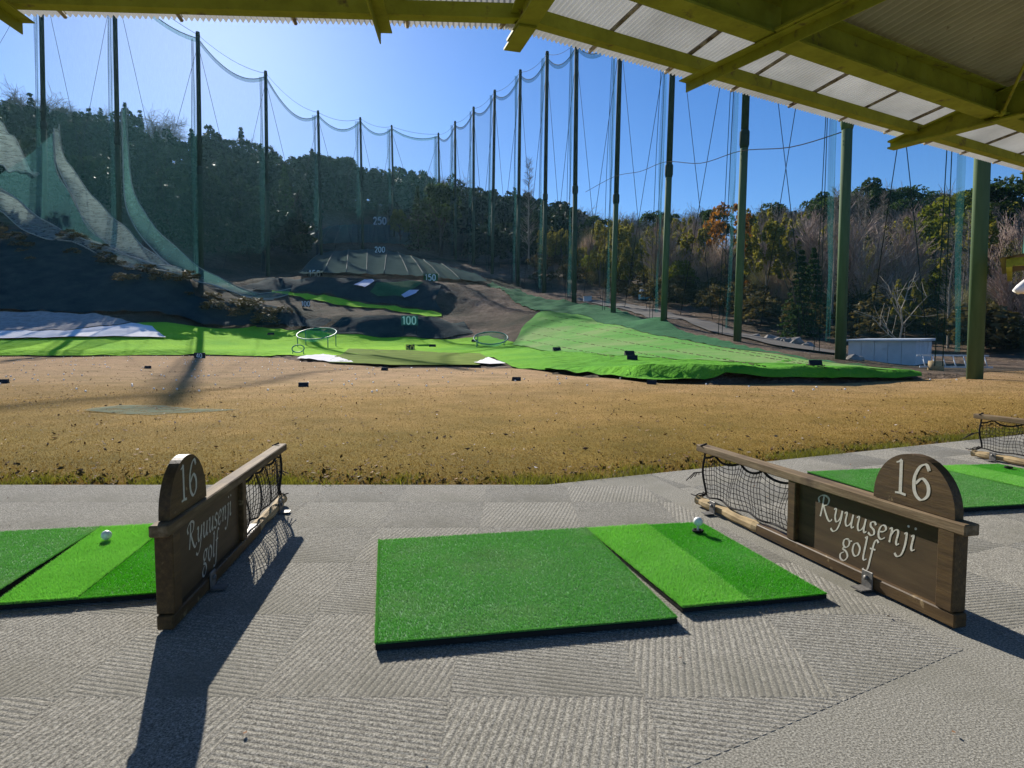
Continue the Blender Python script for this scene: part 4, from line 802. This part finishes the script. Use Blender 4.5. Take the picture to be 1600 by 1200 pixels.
m = MB(); m.add([q + Vector((0, 0, .935 + (.03 if k > 1 else 0))) for k, q in enumerate(rp)] + [q + Vector((0, 0, 1.0 + (.06 if k > 1 else 0))) for k, q in enumerate(rp)], [(3, 2, 1, 0), (4, 5, 6, 7), (0, 1, 5, 4), (1, 2, 6, 5), (2, 3, 7, 6), (3, 0, 4, 7)]); m.build('roof', MT['shed'], shed)
# ladder, stump
lp = at(1490, 577, 19.5); lad = empty('ladder', (lp.x, lp.y, .12), R(-18), 'white ladder lying on the ground beside the rightmost big pole', 'ladder')
for s in (-.17, .17): MB().box((0, s, .2 + s), (1.9, .035, .05)).build('side_rail', MT['shed'], lad)
for k in range(7): MB().tube([(-.8 + k * .27, -.17, .03), (-.8 + k * .27, .17, .37)], .018, 6).build('rung', MT['shed'], lad)
sp_ = at(1462, 575, 19.5); tag(MB().tube([(sp_.x, sp_.y, 0), (sp_.x, sp_.y, .33)], [.22, .2], 12).build('tree_stump', MT['log']), 'short cut stump between the shed and the ladder', 'stump')
# turquoise machine and white box above the slope
q = project(1008, 470); mc = empty('pump_unit', (q.x, q.y, q.z), R(8), 'turquoise metal pump unit above the green slope', 'machine')
MB().box((0, 0, .45), (1.3, .8, .6), bev=.03).build('cabinet', MT['turquoise'], mc); MB().box((-.35, 0, 1.0), (.5, .5, .5), bev=.05).box((-.2, 0, 1.3), (.18, .2, .2)).build('motor', MT['shed'], mc); MB().box((0, 0, .07), (1.2, .7, .14)).build('base', MT['rubber'], mc)
q = project(918, 472); bx_ = empty('white_box', q, 0, 'small white box beside the pole above the green slope', 'box'); MB().box((0, 0, .3), (.85, .5, .58), bev=.02).build('body', MT['shed'], bx_); MB().box((0, 0, .62), (.92, .56, .05)).build('lid', MT['shed'], bx_)
# rubble along the foot of the wood
for k, (px, py, s) in enumerate(((1205, 531, .5), (1222, 533, .4), (1240, 536, .55), (1180, 527, .35), (1262, 541, .35), (1335, 562, .3))):
    q = project(px, py); bm = bmesh.new(); bmesh.ops.create_icosphere(bm, subdivisions=2, radius=s)
    for v in bm.verts: v.co *= 1 + .3 * math.sin(v.co.x * 9 + k) * math.cos(v.co.y * 7 + v.co.z * 8); v.co.z *= .6
    me = bpy.data.meshes.new('boulder'); bm.to_mesh(me); bm.free(); tag(link('boulder', me, None, MT['rock'], q), 'grey boulder on the verge behind the third pole from the right', 'rock', 'boulders on the verge')

# ------------------------------------------------------------------ trees
def rand_quads(C, size, g, up=.35):
    n = len(C); nrm = g.normal(0, 1, (n, 3)); nrm[:, 2] += up * 2; nrm /= np.linalg.norm(nrm, axis=1)[:, None]
    a = np.cross(nrm, g.normal(0, 1, (n, 3))); a /= np.linalg.norm(a, axis=1)[:, None] + 1e-9; b = np.cross(nrm, a)
    s = size * g.uniform(.6, 1.3, n)[:, None]
    V = np.stack([C - a * s, C - b * s * .55, C + a * s, C + b * s * .55], 1)
    return V.reshape(-1, 3)
def crown_round(seed, R3, n, clumps, leaf, gap=.0, base=.35):
    g = np.random.default_rng(seed); th = g.random(clumps) * 2 * math.pi; ph = np.arccos(g.uniform(-.5, 1, clumps)); rr = g.uniform(.45, .85, clumps) ** .8
    cc = np.stack([np.sin(ph) * np.cos(th), np.sin(ph) * np.sin(th), np.cos(ph)], 1) * rr[:, None]
    idx = g.integers(0, clumps, n); d = g.normal(0, 1, (n, 3)); d /= np.linalg.norm(d, axis=1)[:, None]; d[:, 2] = np.abs(d[:, 2]) * .9 - .15
    cr = g.uniform(.2, .36, clumps)
    P = cc[idx] + d * (cr[idx] * g.uniform(.7, 1.05, n))[:, None]
    P = P * np.array(R3) + np.array([0, 0, R3[2] * .9 + base])
    return rand_quads(P, leaf, g)
def crown_cone(seed, hgt, rad, n, leaf, base=.8):
    g = np.random.default_rng(seed); lay = 15; k = g.integers(0, lay, n); t = (k + g.uniform(-.1, .25, n)) / lay
    nb = 9; br = g.integers(0, nb, n); an = br * 2 * math.pi / nb + k * 1.3 + g.normal(0, .13, n); r = rad * (1 - t) ** .9 * np.sqrt(g.random(n)) * (1 + .25 * np.sin(br * 3.1 + k))
    P = np.stack([np.cos(an) * r, np.sin(an) * r, base + t * hgt - r * .25 + g.normal(0, .06, n)], 1); return rand_quads(P, leaf, g, .6)
def branches(seed, hgt, spread, levels, kids, trunk_r, thin=.014, up=.55, clear=.25):
    g = random.Random(seed); segs = []
    def grow(p, d, L, r, lv):
        n = 3 if lv < levels else 2; q = p
        for i in range(n):
            d2 = (d + Vector((g.gauss(0, .16), g.gauss(0, .16), g.gauss(0, .1) + .05))).normalized(); e = q + d2 * L / n
            segs.append((q, e, max(r * (1 - .25 * i / n), thin), max(r * (1 - .25 * (i + 1) / n) * .9, thin * .8), lv)); q, d = e, d2
            if lv < levels and (lv > 0 or i >= 1 or clear < .2):
                for _ in range(kids[lv]):
                    a = Vector((g.gauss(0, 1), g.gauss(0, 1), g.gauss(0, .6))).normalized(); nd = (d * up + a * spread).normalized()
                    grow(q, nd, L * g.uniform(.5, .75), r * .55, lv + 1)
    grow(Vector((0, 0, 0)), Vector((0, 0, 1)), hgt * .62, trunk_r, 0)
    def msh(f, seg):
        m = MB()
        for p, q, r0, r1, lv in segs:
            if f(lv): m.tube([p, q], [r0, r1], seg, False, False)
        return m.mesh('limbs')
    return msh(lambda l: l == 0, 7), msh(lambda l: l > 0, 3)
def trunk_mesh(seed, hgt, r):
    g = random.Random(seed); m = MB(); pts = [Vector((g.gauss(0, .03) * k, g.gauss(0, .03) * k, hgt * k / 5)) for k in range(6)]; m.tube(pts, [r * (1 - .13 * k) for k in range(6)], 8)
    for k in range(5):
        a = g.random() * 6.28; p = pts[2 + k % 3]; m.tube([p, p + Vector((math.cos(a) * hgt * .22, math.sin(a) * hgt * .22, hgt * .25)), p + Vector((math.cos(a) * hgt * .36, math.sin(a) * hgt * .36, hgt * .55))], [r * .45, r * .3, r * .12], 5)
    return m.mesh('trunk')
PRO = {}
def proto(kind, tr, trm, cr, crm): 
    if not tr.materials: tr.materials.append(trm)
    if not cr.materials: cr.materials.append(crm)
    PRO.setdefault(kind, []).append((tr, cr))
def qm(V): return np_mesh('crown', V, np.arange(len(V)).reshape(-1, 4))
for s in range(3): proto('evergreen', trunk_mesh(s, 5, .28), MT['bark'], qm(crown_round(10 + s, (3.4, 3.2, 3.9), 4200, 34, .20, base=1.8)), MT['leaf_dark'])
for s in range(2): proto('olive', trunk_mesh(20 + s, 4, .2), MT['bark'], qm(crown_round(20 + s, (2.9, 2.7, 3.2), 4200, 40, .17, base=1.0)), MT['leaf_mid'])
for s in range(2): proto('conifer', trunk_mesh(30 + s, 6, .2), MT['bark'], qm(crown_cone(30 + s, 8.5, 2.0, 4500, .17)), MT['leaf_con'])
for s in range(3): proto('bamboo', trunk_mesh(40 + s, 5, .07), MT['twig_grey'], qm(np.concatenate([crown_round(40 + s * 5 + q, (.9, .9, 3.0), 900, 12, .15, base=1 + q * .3) + np.array([math.cos(q * 2.2) * 1.1, math.sin(q * 2.2) * 1.1, 0]) for q in range(4)])), MT['leaf_bamboo'])
for s in range(4):
    a, b = branches(50 + s, 8.5, .75, 3, (4, 4, 3), .13, .024); proto('bare', a, MT['bark'], b, MT['twig_grey'])
for s in range(4):
    a, b = branches(60 + s, 5.5, .55, 3, (4, 3, 3), .06, .019, 1.1, .1); proto('thicket', a, MT['pale_bark'] if s % 2 else MT['twig'], b, MT['twig'])
def crown_slivers(seed, n, rx, hz0, L0):
    g = np.random.default_rng(seed); k = g.integers(0, 26, n); c = np.stack([g.normal(0, rx * .45, 26), g.normal(0, rx * .45, 26), g.uniform(.1, .75, 26) * hz0], 1)
    P = c[k] + g.normal(0, 1, (n, 3)) * np.array([.28, .28, .5]); P[:, 2] = np.abs(P[:, 2]); d = g.normal(0, .45, (n, 3)); d[:, 2] = g.uniform(.5, 1.4, n); d /= np.linalg.norm(d, axis=1)[:, None]
    a = np.cross(d, g.normal(0, 1, (n, 3))); a /= np.linalg.norm(a, axis=1)[:, None] + 1e-9; L_ = (L0 * g.uniform(.5, 1.4, n))[:, None]; w = .011 * g.uniform(.6, 1.6, n)[:, None]
    return np.stack([P - a * w, P + a * w, P + d * L_ + a * w * .4, P + d * L_ - a * w * .4], 1).reshape(-1, 3)
for s in range(4):
    a, b = branches(160 + s, 5.5, .5, 1, (4, 3), .05, .02, 1.2, .1); proto('thicket', a, MT['pale_bark'] if s % 2 else MT['twig'], qm(crown_slivers(160 + s, 2600, 1.9, 5.6, .75)), MT['sliver'] if s % 2 else MT['sliver_olive'])
def spire(seed, hgt):
    g = random.Random(seed); tr = MB().tube([(0, 0, 0), (g.gauss(0, .1), g.gauss(0, .1), hgt * .5), (g.gauss(0, .15), g.gauss(0, .15), hgt)], [.13, .075, .015], 6, False); tw = MB()
    for k in range(150):
        t = g.uniform(.1, .98) ** .8; a = g.random() * 6.28; L_ = (1 - t) * 2.1 + .35; p = Vector((0, 0, hgt * t)); d = Vector((math.cos(a), math.sin(a), g.uniform(.5, 1.1))).normalized(); q = p + d * L_ * g.uniform(.6, 1)
        tw.tube([p, q], [.022, .008], 3, False, False)
        for _ in range(5):
            m_ = p.lerp(q, g.uniform(.3, 1)); e = m_ + (d + Vector((g.gauss(0, .5), g.gauss(0, .5), g.gauss(.2, .4)))).normalized() * g.uniform(.25, .7); tw.tube([m_, e], [.011, .005], 3, False, False)
    return tr.mesh('trunk'), tw.mesh('twigs')
for s in range(2):
    a, b = spire(70 + s, 13); proto('spire', a, MT['pale_bark'] if s else MT['twig_grey'], b, MT['twig_grey'])
for s in range(1): proto('rust', trunk_mesh(80 + s, 4, .1), MT['bark'], qm(crown_round(80 + s, (1.9, 1.9, 2.4), 1500, 24, .13, base=1)), MT['leaf_rust'])
NAMES = {'evergreen': ('evergreen_tree', 'dark evergreen tree'), 'olive': ('broadleaf_tree', 'yellow green broadleaf tree'), 'conifer': ('conifer_tree', 'dark conical conifer'), 'bamboo': ('bamboo_clump', 'olive bamboo clump'), 'bare': ('bare_tree', 'bare leafless tree'), 'thicket': ('bare_shrub', 'brown leafless shrub'), 'spire': ('bare_tree', 'tall narrow leafless tree'), 'rust': ('autumn_tree', 'rust leaved tree')}
def tree(kind, x, y, s, label, group, seed=None, sink=.15, sz=1.0):
    me = PRO[kind][random.randrange(len(PRO[kind]))]
    t = empty(NAMES[kind][0], (x, y, hz(x, y) - sink), random.random() * 6.28, label, 'tree' if kind not in ('thicket', 'bamboo') else 'shrub', group); t.scale = (s, s, s * sz)
    link('trunk', me[0], t); link('crown', me[1], t); return t
def at_px(px, Y): return (px - CX) / F * Y, Y
# named trees that stand out
for kind, px, Y, s, lab, sz in (
    ('evergreen', 1350, 84, 1.12, 'big round evergreen on the right ridge beside the shed pole', 1.0), ('evergreen', 1280, 86, 1.0, 'dark evergreen left of the shed pole on the right ridge', 1.0), ('evergreen', 1405, 84, 1.05, 'dark evergreen on the ridge above the white shed', 1.0), ('evergreen', 1450, 86, .95, 'dark evergreen on the ridge between the shed and the rightmost pole', 1.0),
    ('olive', 1485, 62, 1.4, 'yellow green round tree left of the rightmost big pole', 1.0), ('evergreen', 1560, 64, 1.2, 'dark tree behind the rightmost big pole', 1.0), ('conifer', 1248, 40, .62, 'dark conifer standing left of the shed pole', 1.0), ('spire', 1297, 46, .72, 'tall thin leafless tree just left of the shed pole', 1.05), ('spire', 826, 115, 1.35, 'tall narrow leafless tree between two mid right poles', 1.1), ('spire', 1480, 34, .5, 'slim leafless tree beside the rightmost big pole', 1.0),
    ('conifer', 452, 120, 1.35, 'pale grey conifer left of the net slope', 1.3), ('conifer', 655, 140, 1.3, 'conifer right of the 250 board', 1.2), ('olive', 628, 148, .9, 'yellowish young tree beside the 250 board', 1.3), ('evergreen', 690, 138, 1.5, 'dense dark tree right of the net slope', 1.2), ('rust', 1135, 70, 1.5, 'rust coloured tree left of the third pole from the right', 1.2), ('bare', 1392, 84, .62, 'bare tree sticking up above the right ridge evergreens', 1.5)):
    x, y = at_px(px, Y); tree(kind, x, y, s, lab, None, sz=sz)
# pale forked tree behind the shed
a, b = branches(91, 3.9, .8, 2, (2, 2), .05, .012, .8, .1); x, y = at_px(1404, 31)
t = empty('bare_tree', (x, y, hz(x, y) - .1), .6, 'pale forked leafless tree rising behind the white shed', 'tree'); link('trunk', a, t, MT['pale_bark']); link('crown', b, t, MT['pale_bark'])
# wood behind the right-hand poles
rr = random.Random(11); cnt = 0
for k in range(300):
    px = rr.uniform(845, 1720); v = rr.random() ** .8
    Y0 = np.interp(px, [845, 900, 960, 1040, 1160, 1320, 1450, 1600, 1720], [108, 95, 80, 64, 50, 38, 33.5, 30, 28]); Y1 = np.interp(px, [845, 960, 1200, 1350, 1720], [150, 132, 102, 94, 88]); Y = Y0 + (Y1 - Y0) * v
    x, y = at_px(px, Y); far = v > .72
    if far: kind = rr.choice(['bare', 'bare', 'evergreen', 'bamboo'] if px < 1270 else ['evergreen', 'bare', 'evergreen', 'olive'])
    elif px < 1010: kind = rr.choice(['bamboo', 'bamboo', 'bamboo', 'thicket', 'olive', 'olive'])
    elif px < 1230: kind = rr.choice(['thicket', 'thicket', 'thicket', 'bamboo', 'bamboo', 'rust', 'spire', 'olive'])
    else: kind = rr.choice(['thicket', 'thicket', 'thicket', 'spire', 'bamboo', 'bamboo', 'thicket', 'olive', 'conifer'])
    s = {'bare': .8, 'thicket': .95, 'evergreen': .85, 'bamboo': .95, 'olive': .7, 'spire': .62, 'rust': .6, 'conifer': .6}[kind] * rr.uniform(.75, 1.25)
    if px > 1300 and Y < 45: s *= .62
    gp = [855, 900, 965, 1045, 1160, 1320, 1530]; q = sum(px > v_ for v_ in gp)
    side = ('just left of the seventh pole from the right', 'between the sixth and seventh poles from the right', 'between the fifth and sixth poles from the right', 'between the fourth and fifth poles from the right', 'between the third and fourth poles from the right', 'between the shed pole and the pole left of it', 'behind the white shed', 'right of the rightmost big pole')[q]
    hgt_ = 'high up' if far else 'halfway up' if v > .35 else 'low down'
    tree(kind, x, y, s, '%s %s %s' % (NAMES[kind][1], hgt_, side), '%s %s %s' % (NAMES[kind][0].replace('_', ' ') + 's', hgt_, side))
# bare trees along the left ridge
for k in range(22):
    px = rr.choice([rr.uniform(30, 130), rr.uniform(130, 180), rr.uniform(220, 300), rr.uniform(360, 410), rr.uniform(640, 760)]); Y = np.interp(px, [0, 200, 420, 600, 800], [150, 160, 186, 215, 228]); x, y = at_px(px, Y)
    q = sum(px > v_ for v_ in (65, 180, 312, 417, 500, 565, 613, 687, 712, 741)); side = 'between the %s and %s net poles from the left' % (ordn[max(q - 1, 0)], ordn[max(q, 1)]) if q else 'left of the leftmost net pole'
    tree('bare', x, y, rr.uniform(.95, 1.4), 'bare tree on the ridge ' + side, 'ridge trees ' + side)
# the dense dark wood on the far hill reads as one mass
g = np.random.default_rng(5); CR = [crown_round(100 + s, (4.6, 4.4, 5.0), 620, 20, .55, base=.5) for s in range(4)]; CK = [crown_cone(110 + s, 11, 2.4, 420, .45) for s in range(2)]
VV = []
for k in range(720):
    px = g.uniform(-260, 900); Yr = np.interp(px, [-260, 0, 200, 420, 600, 800, 900], [146, 150, 160, 186, 215, 225, 200]); Yn = np.interp(px, [-260, 0, 190, 300, 420, 480, 520, 650, 690, 800, 900], [72, 73, 76, 84, 94, 106, 172, 176, 140, 112, 112])
    Y = Yn + (Yr + 6 - Yn) * g.random() ** .75; x, y = (px - CX) / F * Y, Y; s = g.uniform(.45, 1.25) * (.55 + .45 * Y / 160) * (.36 if px < 330 and Y < 90 else 1); a = g.random() * 6.28
    B = CK[g.integers(2)] if g.random() < .13 else CR[g.integers(4)]; c, s_ = math.cos(a), math.sin(a)
    P = B @ np.array([[c, s_, 0], [-s_, c, 0], [0, 0, 1]]) * s; P = P + np.array([x, y, hz(x, y) - .4]); VV.append(P)
VV = np.concatenate(VV)
wood = link('hillside_wood', np_mesh('hillside_wood', VV, np.arange(len(VV)).reshape(-1, 4)), None, MT['leaf_hill']); tag(wood, 'dense dark evergreen wood covering the left and far hill', 'wood', kind='stuff')
# undergrowth below the right-hand wood
VV = []
for k in range(260):
    px = g.uniform(830, 1750); Y0 = np.interp(px, [830, 900, 960, 1040, 1160, 1320, 1450, 1600, 1750], [100, 90, 76, 60, 46, 36, 33, 29, 27]); Y = Y0 + g.random() * 34; x, y = (px - CX) / F * Y, Y; s = g.uniform(.25, .6)
    P = CR[g.integers(4)] * np.array([s * .8, s * .8, s * .55]) + np.array([x, y, hz(x, y) - .3]); VV.append(P)
for k in range(55):
    px = g.uniform(-120, 470); py = np.interp(px, [-120, 0, 130, 180, 240, 290, 345, 470], [372, 372, 384, 406, 434, 446, 484, 496]) + abs(g.normal(0, 16)) - 5; q = project(px, py); s = g.uniform(.10, .28)
    VV.append(CR[g.integers(4)] * np.array([s, s, s * .5]) + np.array([q.x, q.y, q.z + .1]))
VV = np.concatenate(VV)
ug = link('undergrowth', np_mesh('undergrowth', VV, np.arange(len(VV)).reshape(-1, 4)), None, MT['brush']); tag(ug, 'brown undergrowth on the banks and at the foot of the woods', 'undergrowth', kind='stuff')

# ------------------------------------------------------------------ ground detail
def deck_edge(x): return np.where(x < .22, 4.03, 4.03 + (x - .22) * (6.38 - 4.03) / (5.3 - .22))
def tufts(n, gen, hgt, wid, seed, lean):
    g = np.random.default_rng(seed); x, y = gen(g, n); z = fieldz(x, y); n = len(x); a = g.random(n) * 6.28; d = np.stack([np.cos(a), np.sin(a)], 1) * (wid * g.uniform(.6, 1.4, n))[:, None]; hh = hgt(g, x, y)
    V = np.empty((n, 3, 3)); p = np.stack([x, y], 1); V[:, 0, :2] = p - d; V[:, 1, :2] = p + d; V[:, :2, 2] = z[:, None] - .004; V[:, 2, :2] = p + g.normal(0, lean, (n, 2)) * hh[:, None]; V[:, 2, 2] = z + hh
    return np_mesh('blades', V.reshape(-1, 3), np.arange(3 * n).reshape(-1, 3))
def gen_dry(g, n):
    r = g.random(n); x = g.uniform(-1.05, 1.9, n); e = 3.98; yb = e + 9 * r ** 1.7; x = x * yb * .95; y = deck_edge(x) + .02 + 9 * r ** 1.7; return x, y
tag(link('dry_turf', tufts(300000, gen_dry, lambda g, x, y: g.uniform(.005, .016, len(x)) * (1 + 1.2 * np.exp(-(y - deck_edge(x)) / .35)), .0028, 1, .9), None, MT['grass_dry']), 'short dry yellow brown turf nearest the carpet', 'grass', kind='stuff')
def gen_weed(g, n):
    x = g.uniform(-4.6, 6.5, n); cl = np.sin(x * 3.1) + np.sin(x * 7.7 + 1) + .6 * np.sin(x * 15); y = deck_edge(x) + .01 + np.abs(g.normal(0, .24, n)); k = (g.random(n) < np.clip(.22 + .30 * cl + .35 * np.sin(y * 9 + x * 2.3), .02, 1)) ; return x[k], y[k]
tag(link('edge_weeds', tufts(42000, gen_weed, lambda g, x, y: g.uniform(.03, .085, len(x)) * np.clip(1.25 - 1.6 * (y - deck_edge(x)), .4, 1.2), .0042, 2, .55), None, MT['grass_green']), 'green weeds growing along the carpet edge', 'grass', kind='stuff')
def scraps(n, smin, smax, seed, ymax, pw, flat=.5, asp=.55):
    g = np.random.default_rng(seed); y0 = 4.1 + (ymax - 4.1) * g.random(n) ** pw; x = g.uniform(-.95, .95, n) * y0; y = np.maximum(y0, deck_edge(x) + .05); k = y < yedge(x) - .3; x, y = x[k], y[k]; n = len(x)
    s = g.uniform(smin, smax, n); V = rand_quads(np.stack([x, y, fieldz(x, y) + .012], 1), .02, g, 1.2).reshape(n, 4, 3); c = V.mean(1, keepdims=True); V = c + (V - c) * (s / .02)[:, None, None]; V[:, ::2, 2] += (s * flat)[:, None] * .5
    V[:, :, 2] = np.maximum(V[:, :, 2], fieldz(x, y)[:, None] + .004); return np_mesh('scraps', V.reshape(-1, 3), np.arange(4 * n).reshape(-1, 4))
tag(link('leaf_litter', scraps(5200, .008, .025, 3, 26, 1.2), None, MT['litter']), 'dead brown leaves scattered over the dry field', 'leaves', kind='stuff')
tag(link('pale_litter', scraps(420, .006, .019, 4, 16, 1.4), None, MT['feather']), 'pale dry leaves and scraps scattered near the carpet', 'leaves', kind='stuff')
g = np.random.default_rng(9); bm_ = bmesh.new(); bmesh.ops.create_icosphere(bm_, subdivisions=1, radius=.0214); bv = np.array([v.co[:] for v in bm_.verts]); bf = np.array([[v.index for v in f.verts] for f in bm_.faces]); bm_.free()
n = 650; y = 11 + 32 * g.random(n) ** .8; x = g.uniform(-.85, .7, n) * y; k = y < yedge(x) - .2; x, y = x[k], y[k]; n = len(x)
V = (bv[None] + np.stack([x, y, fieldz(x, y) + .03], 1)[:, None, :]).reshape(-1, 3); FCs = (bf[None] + (np.arange(n) * len(bv))[:, None, None]).reshape(-1, 3)
tag(link('range_balls', np_mesh('range_balls', V, FCs, True), None, MT['ball']), 'countless white practice balls dotted over the far field', 'balls', kind='stuff')

g = np.random.default_rng(21); n = 70; x = g.uniform(-3, 4, n); y = np.minimum(g.uniform(1.3, 5.5, n), deck_edge(x) - .03 - .5 * g.random(n) ** 2); sz_ = g.uniform(.004, .013, n)
V = rand_quads(np.stack([x, y, np.full(n, .009)], 1), .02, g, 1.5).reshape(n, 4, 3); c = V.mean(1, keepdims=True); V = c + (V - c) * (sz_ / .02)[:, None, None]; V[:, :, 2] = np.maximum(V[:, :, 2], .005)
tag(link('carpet_crumbs', np_mesh('carpet_crumbs', V.reshape(-1, 3), np.arange(4 * n).reshape(-1, 4)), None, MT['litter']), 'small dry leaf crumbs lying on the grey carpet', 'leaves', kind='stuff')
# thin backlit air over the valley
hz_ = MB().box((0, 140, 46), (870, 540, 94.4)).mesh('haze'); hm = bpy.data.materials.new('haze_air'); hm.use_nodes = True; hn_ = hm.node_tree; hn_.nodes.remove(hn_.nodes['Principled BSDF'])
pv = hn_.nodes.new('ShaderNodeVolumePrincipled'); pv.inputs['Color'].default_value = (.45, .80, 1, 1); pv.inputs['Density'].default_value = .00007; pv.inputs['Anisotropy'].default_value = .55
hn_.links.new(pv.outputs[0], hn_.nodes['Material Output'].inputs['Volume']); hz_.materials.append(hm); tag(link('haze', hz_), kind='stuff')

# ragged, leaf-strewn strip where the turf meets the carpet
g = np.random.default_rng(33); n = 2600; x = g.uniform(-4.8, 7.0, n); y = deck_edge(x) + .02 + np.abs(g.normal(0, .33, n)); sz_ = g.uniform(.006, .024, n)
V = rand_quads(np.stack([x, y, fieldz(x, y) + .014 + .012 * g.random(n)], 1), .02, g, .6).reshape(n, 4, 3); c = V.mean(1, keepdims=True); V = c + (V - c) * (sz_ / .02)[:, None, None]
tag(link('edge_litter', np_mesh('edge_litter', V.reshape(-1, 3), np.arange(4 * n).reshape(-1, 4)), None, MT['edge_leaf']), 'dark dead leaves and thatch along the carpet edge', 'leaves', kind='stuff')
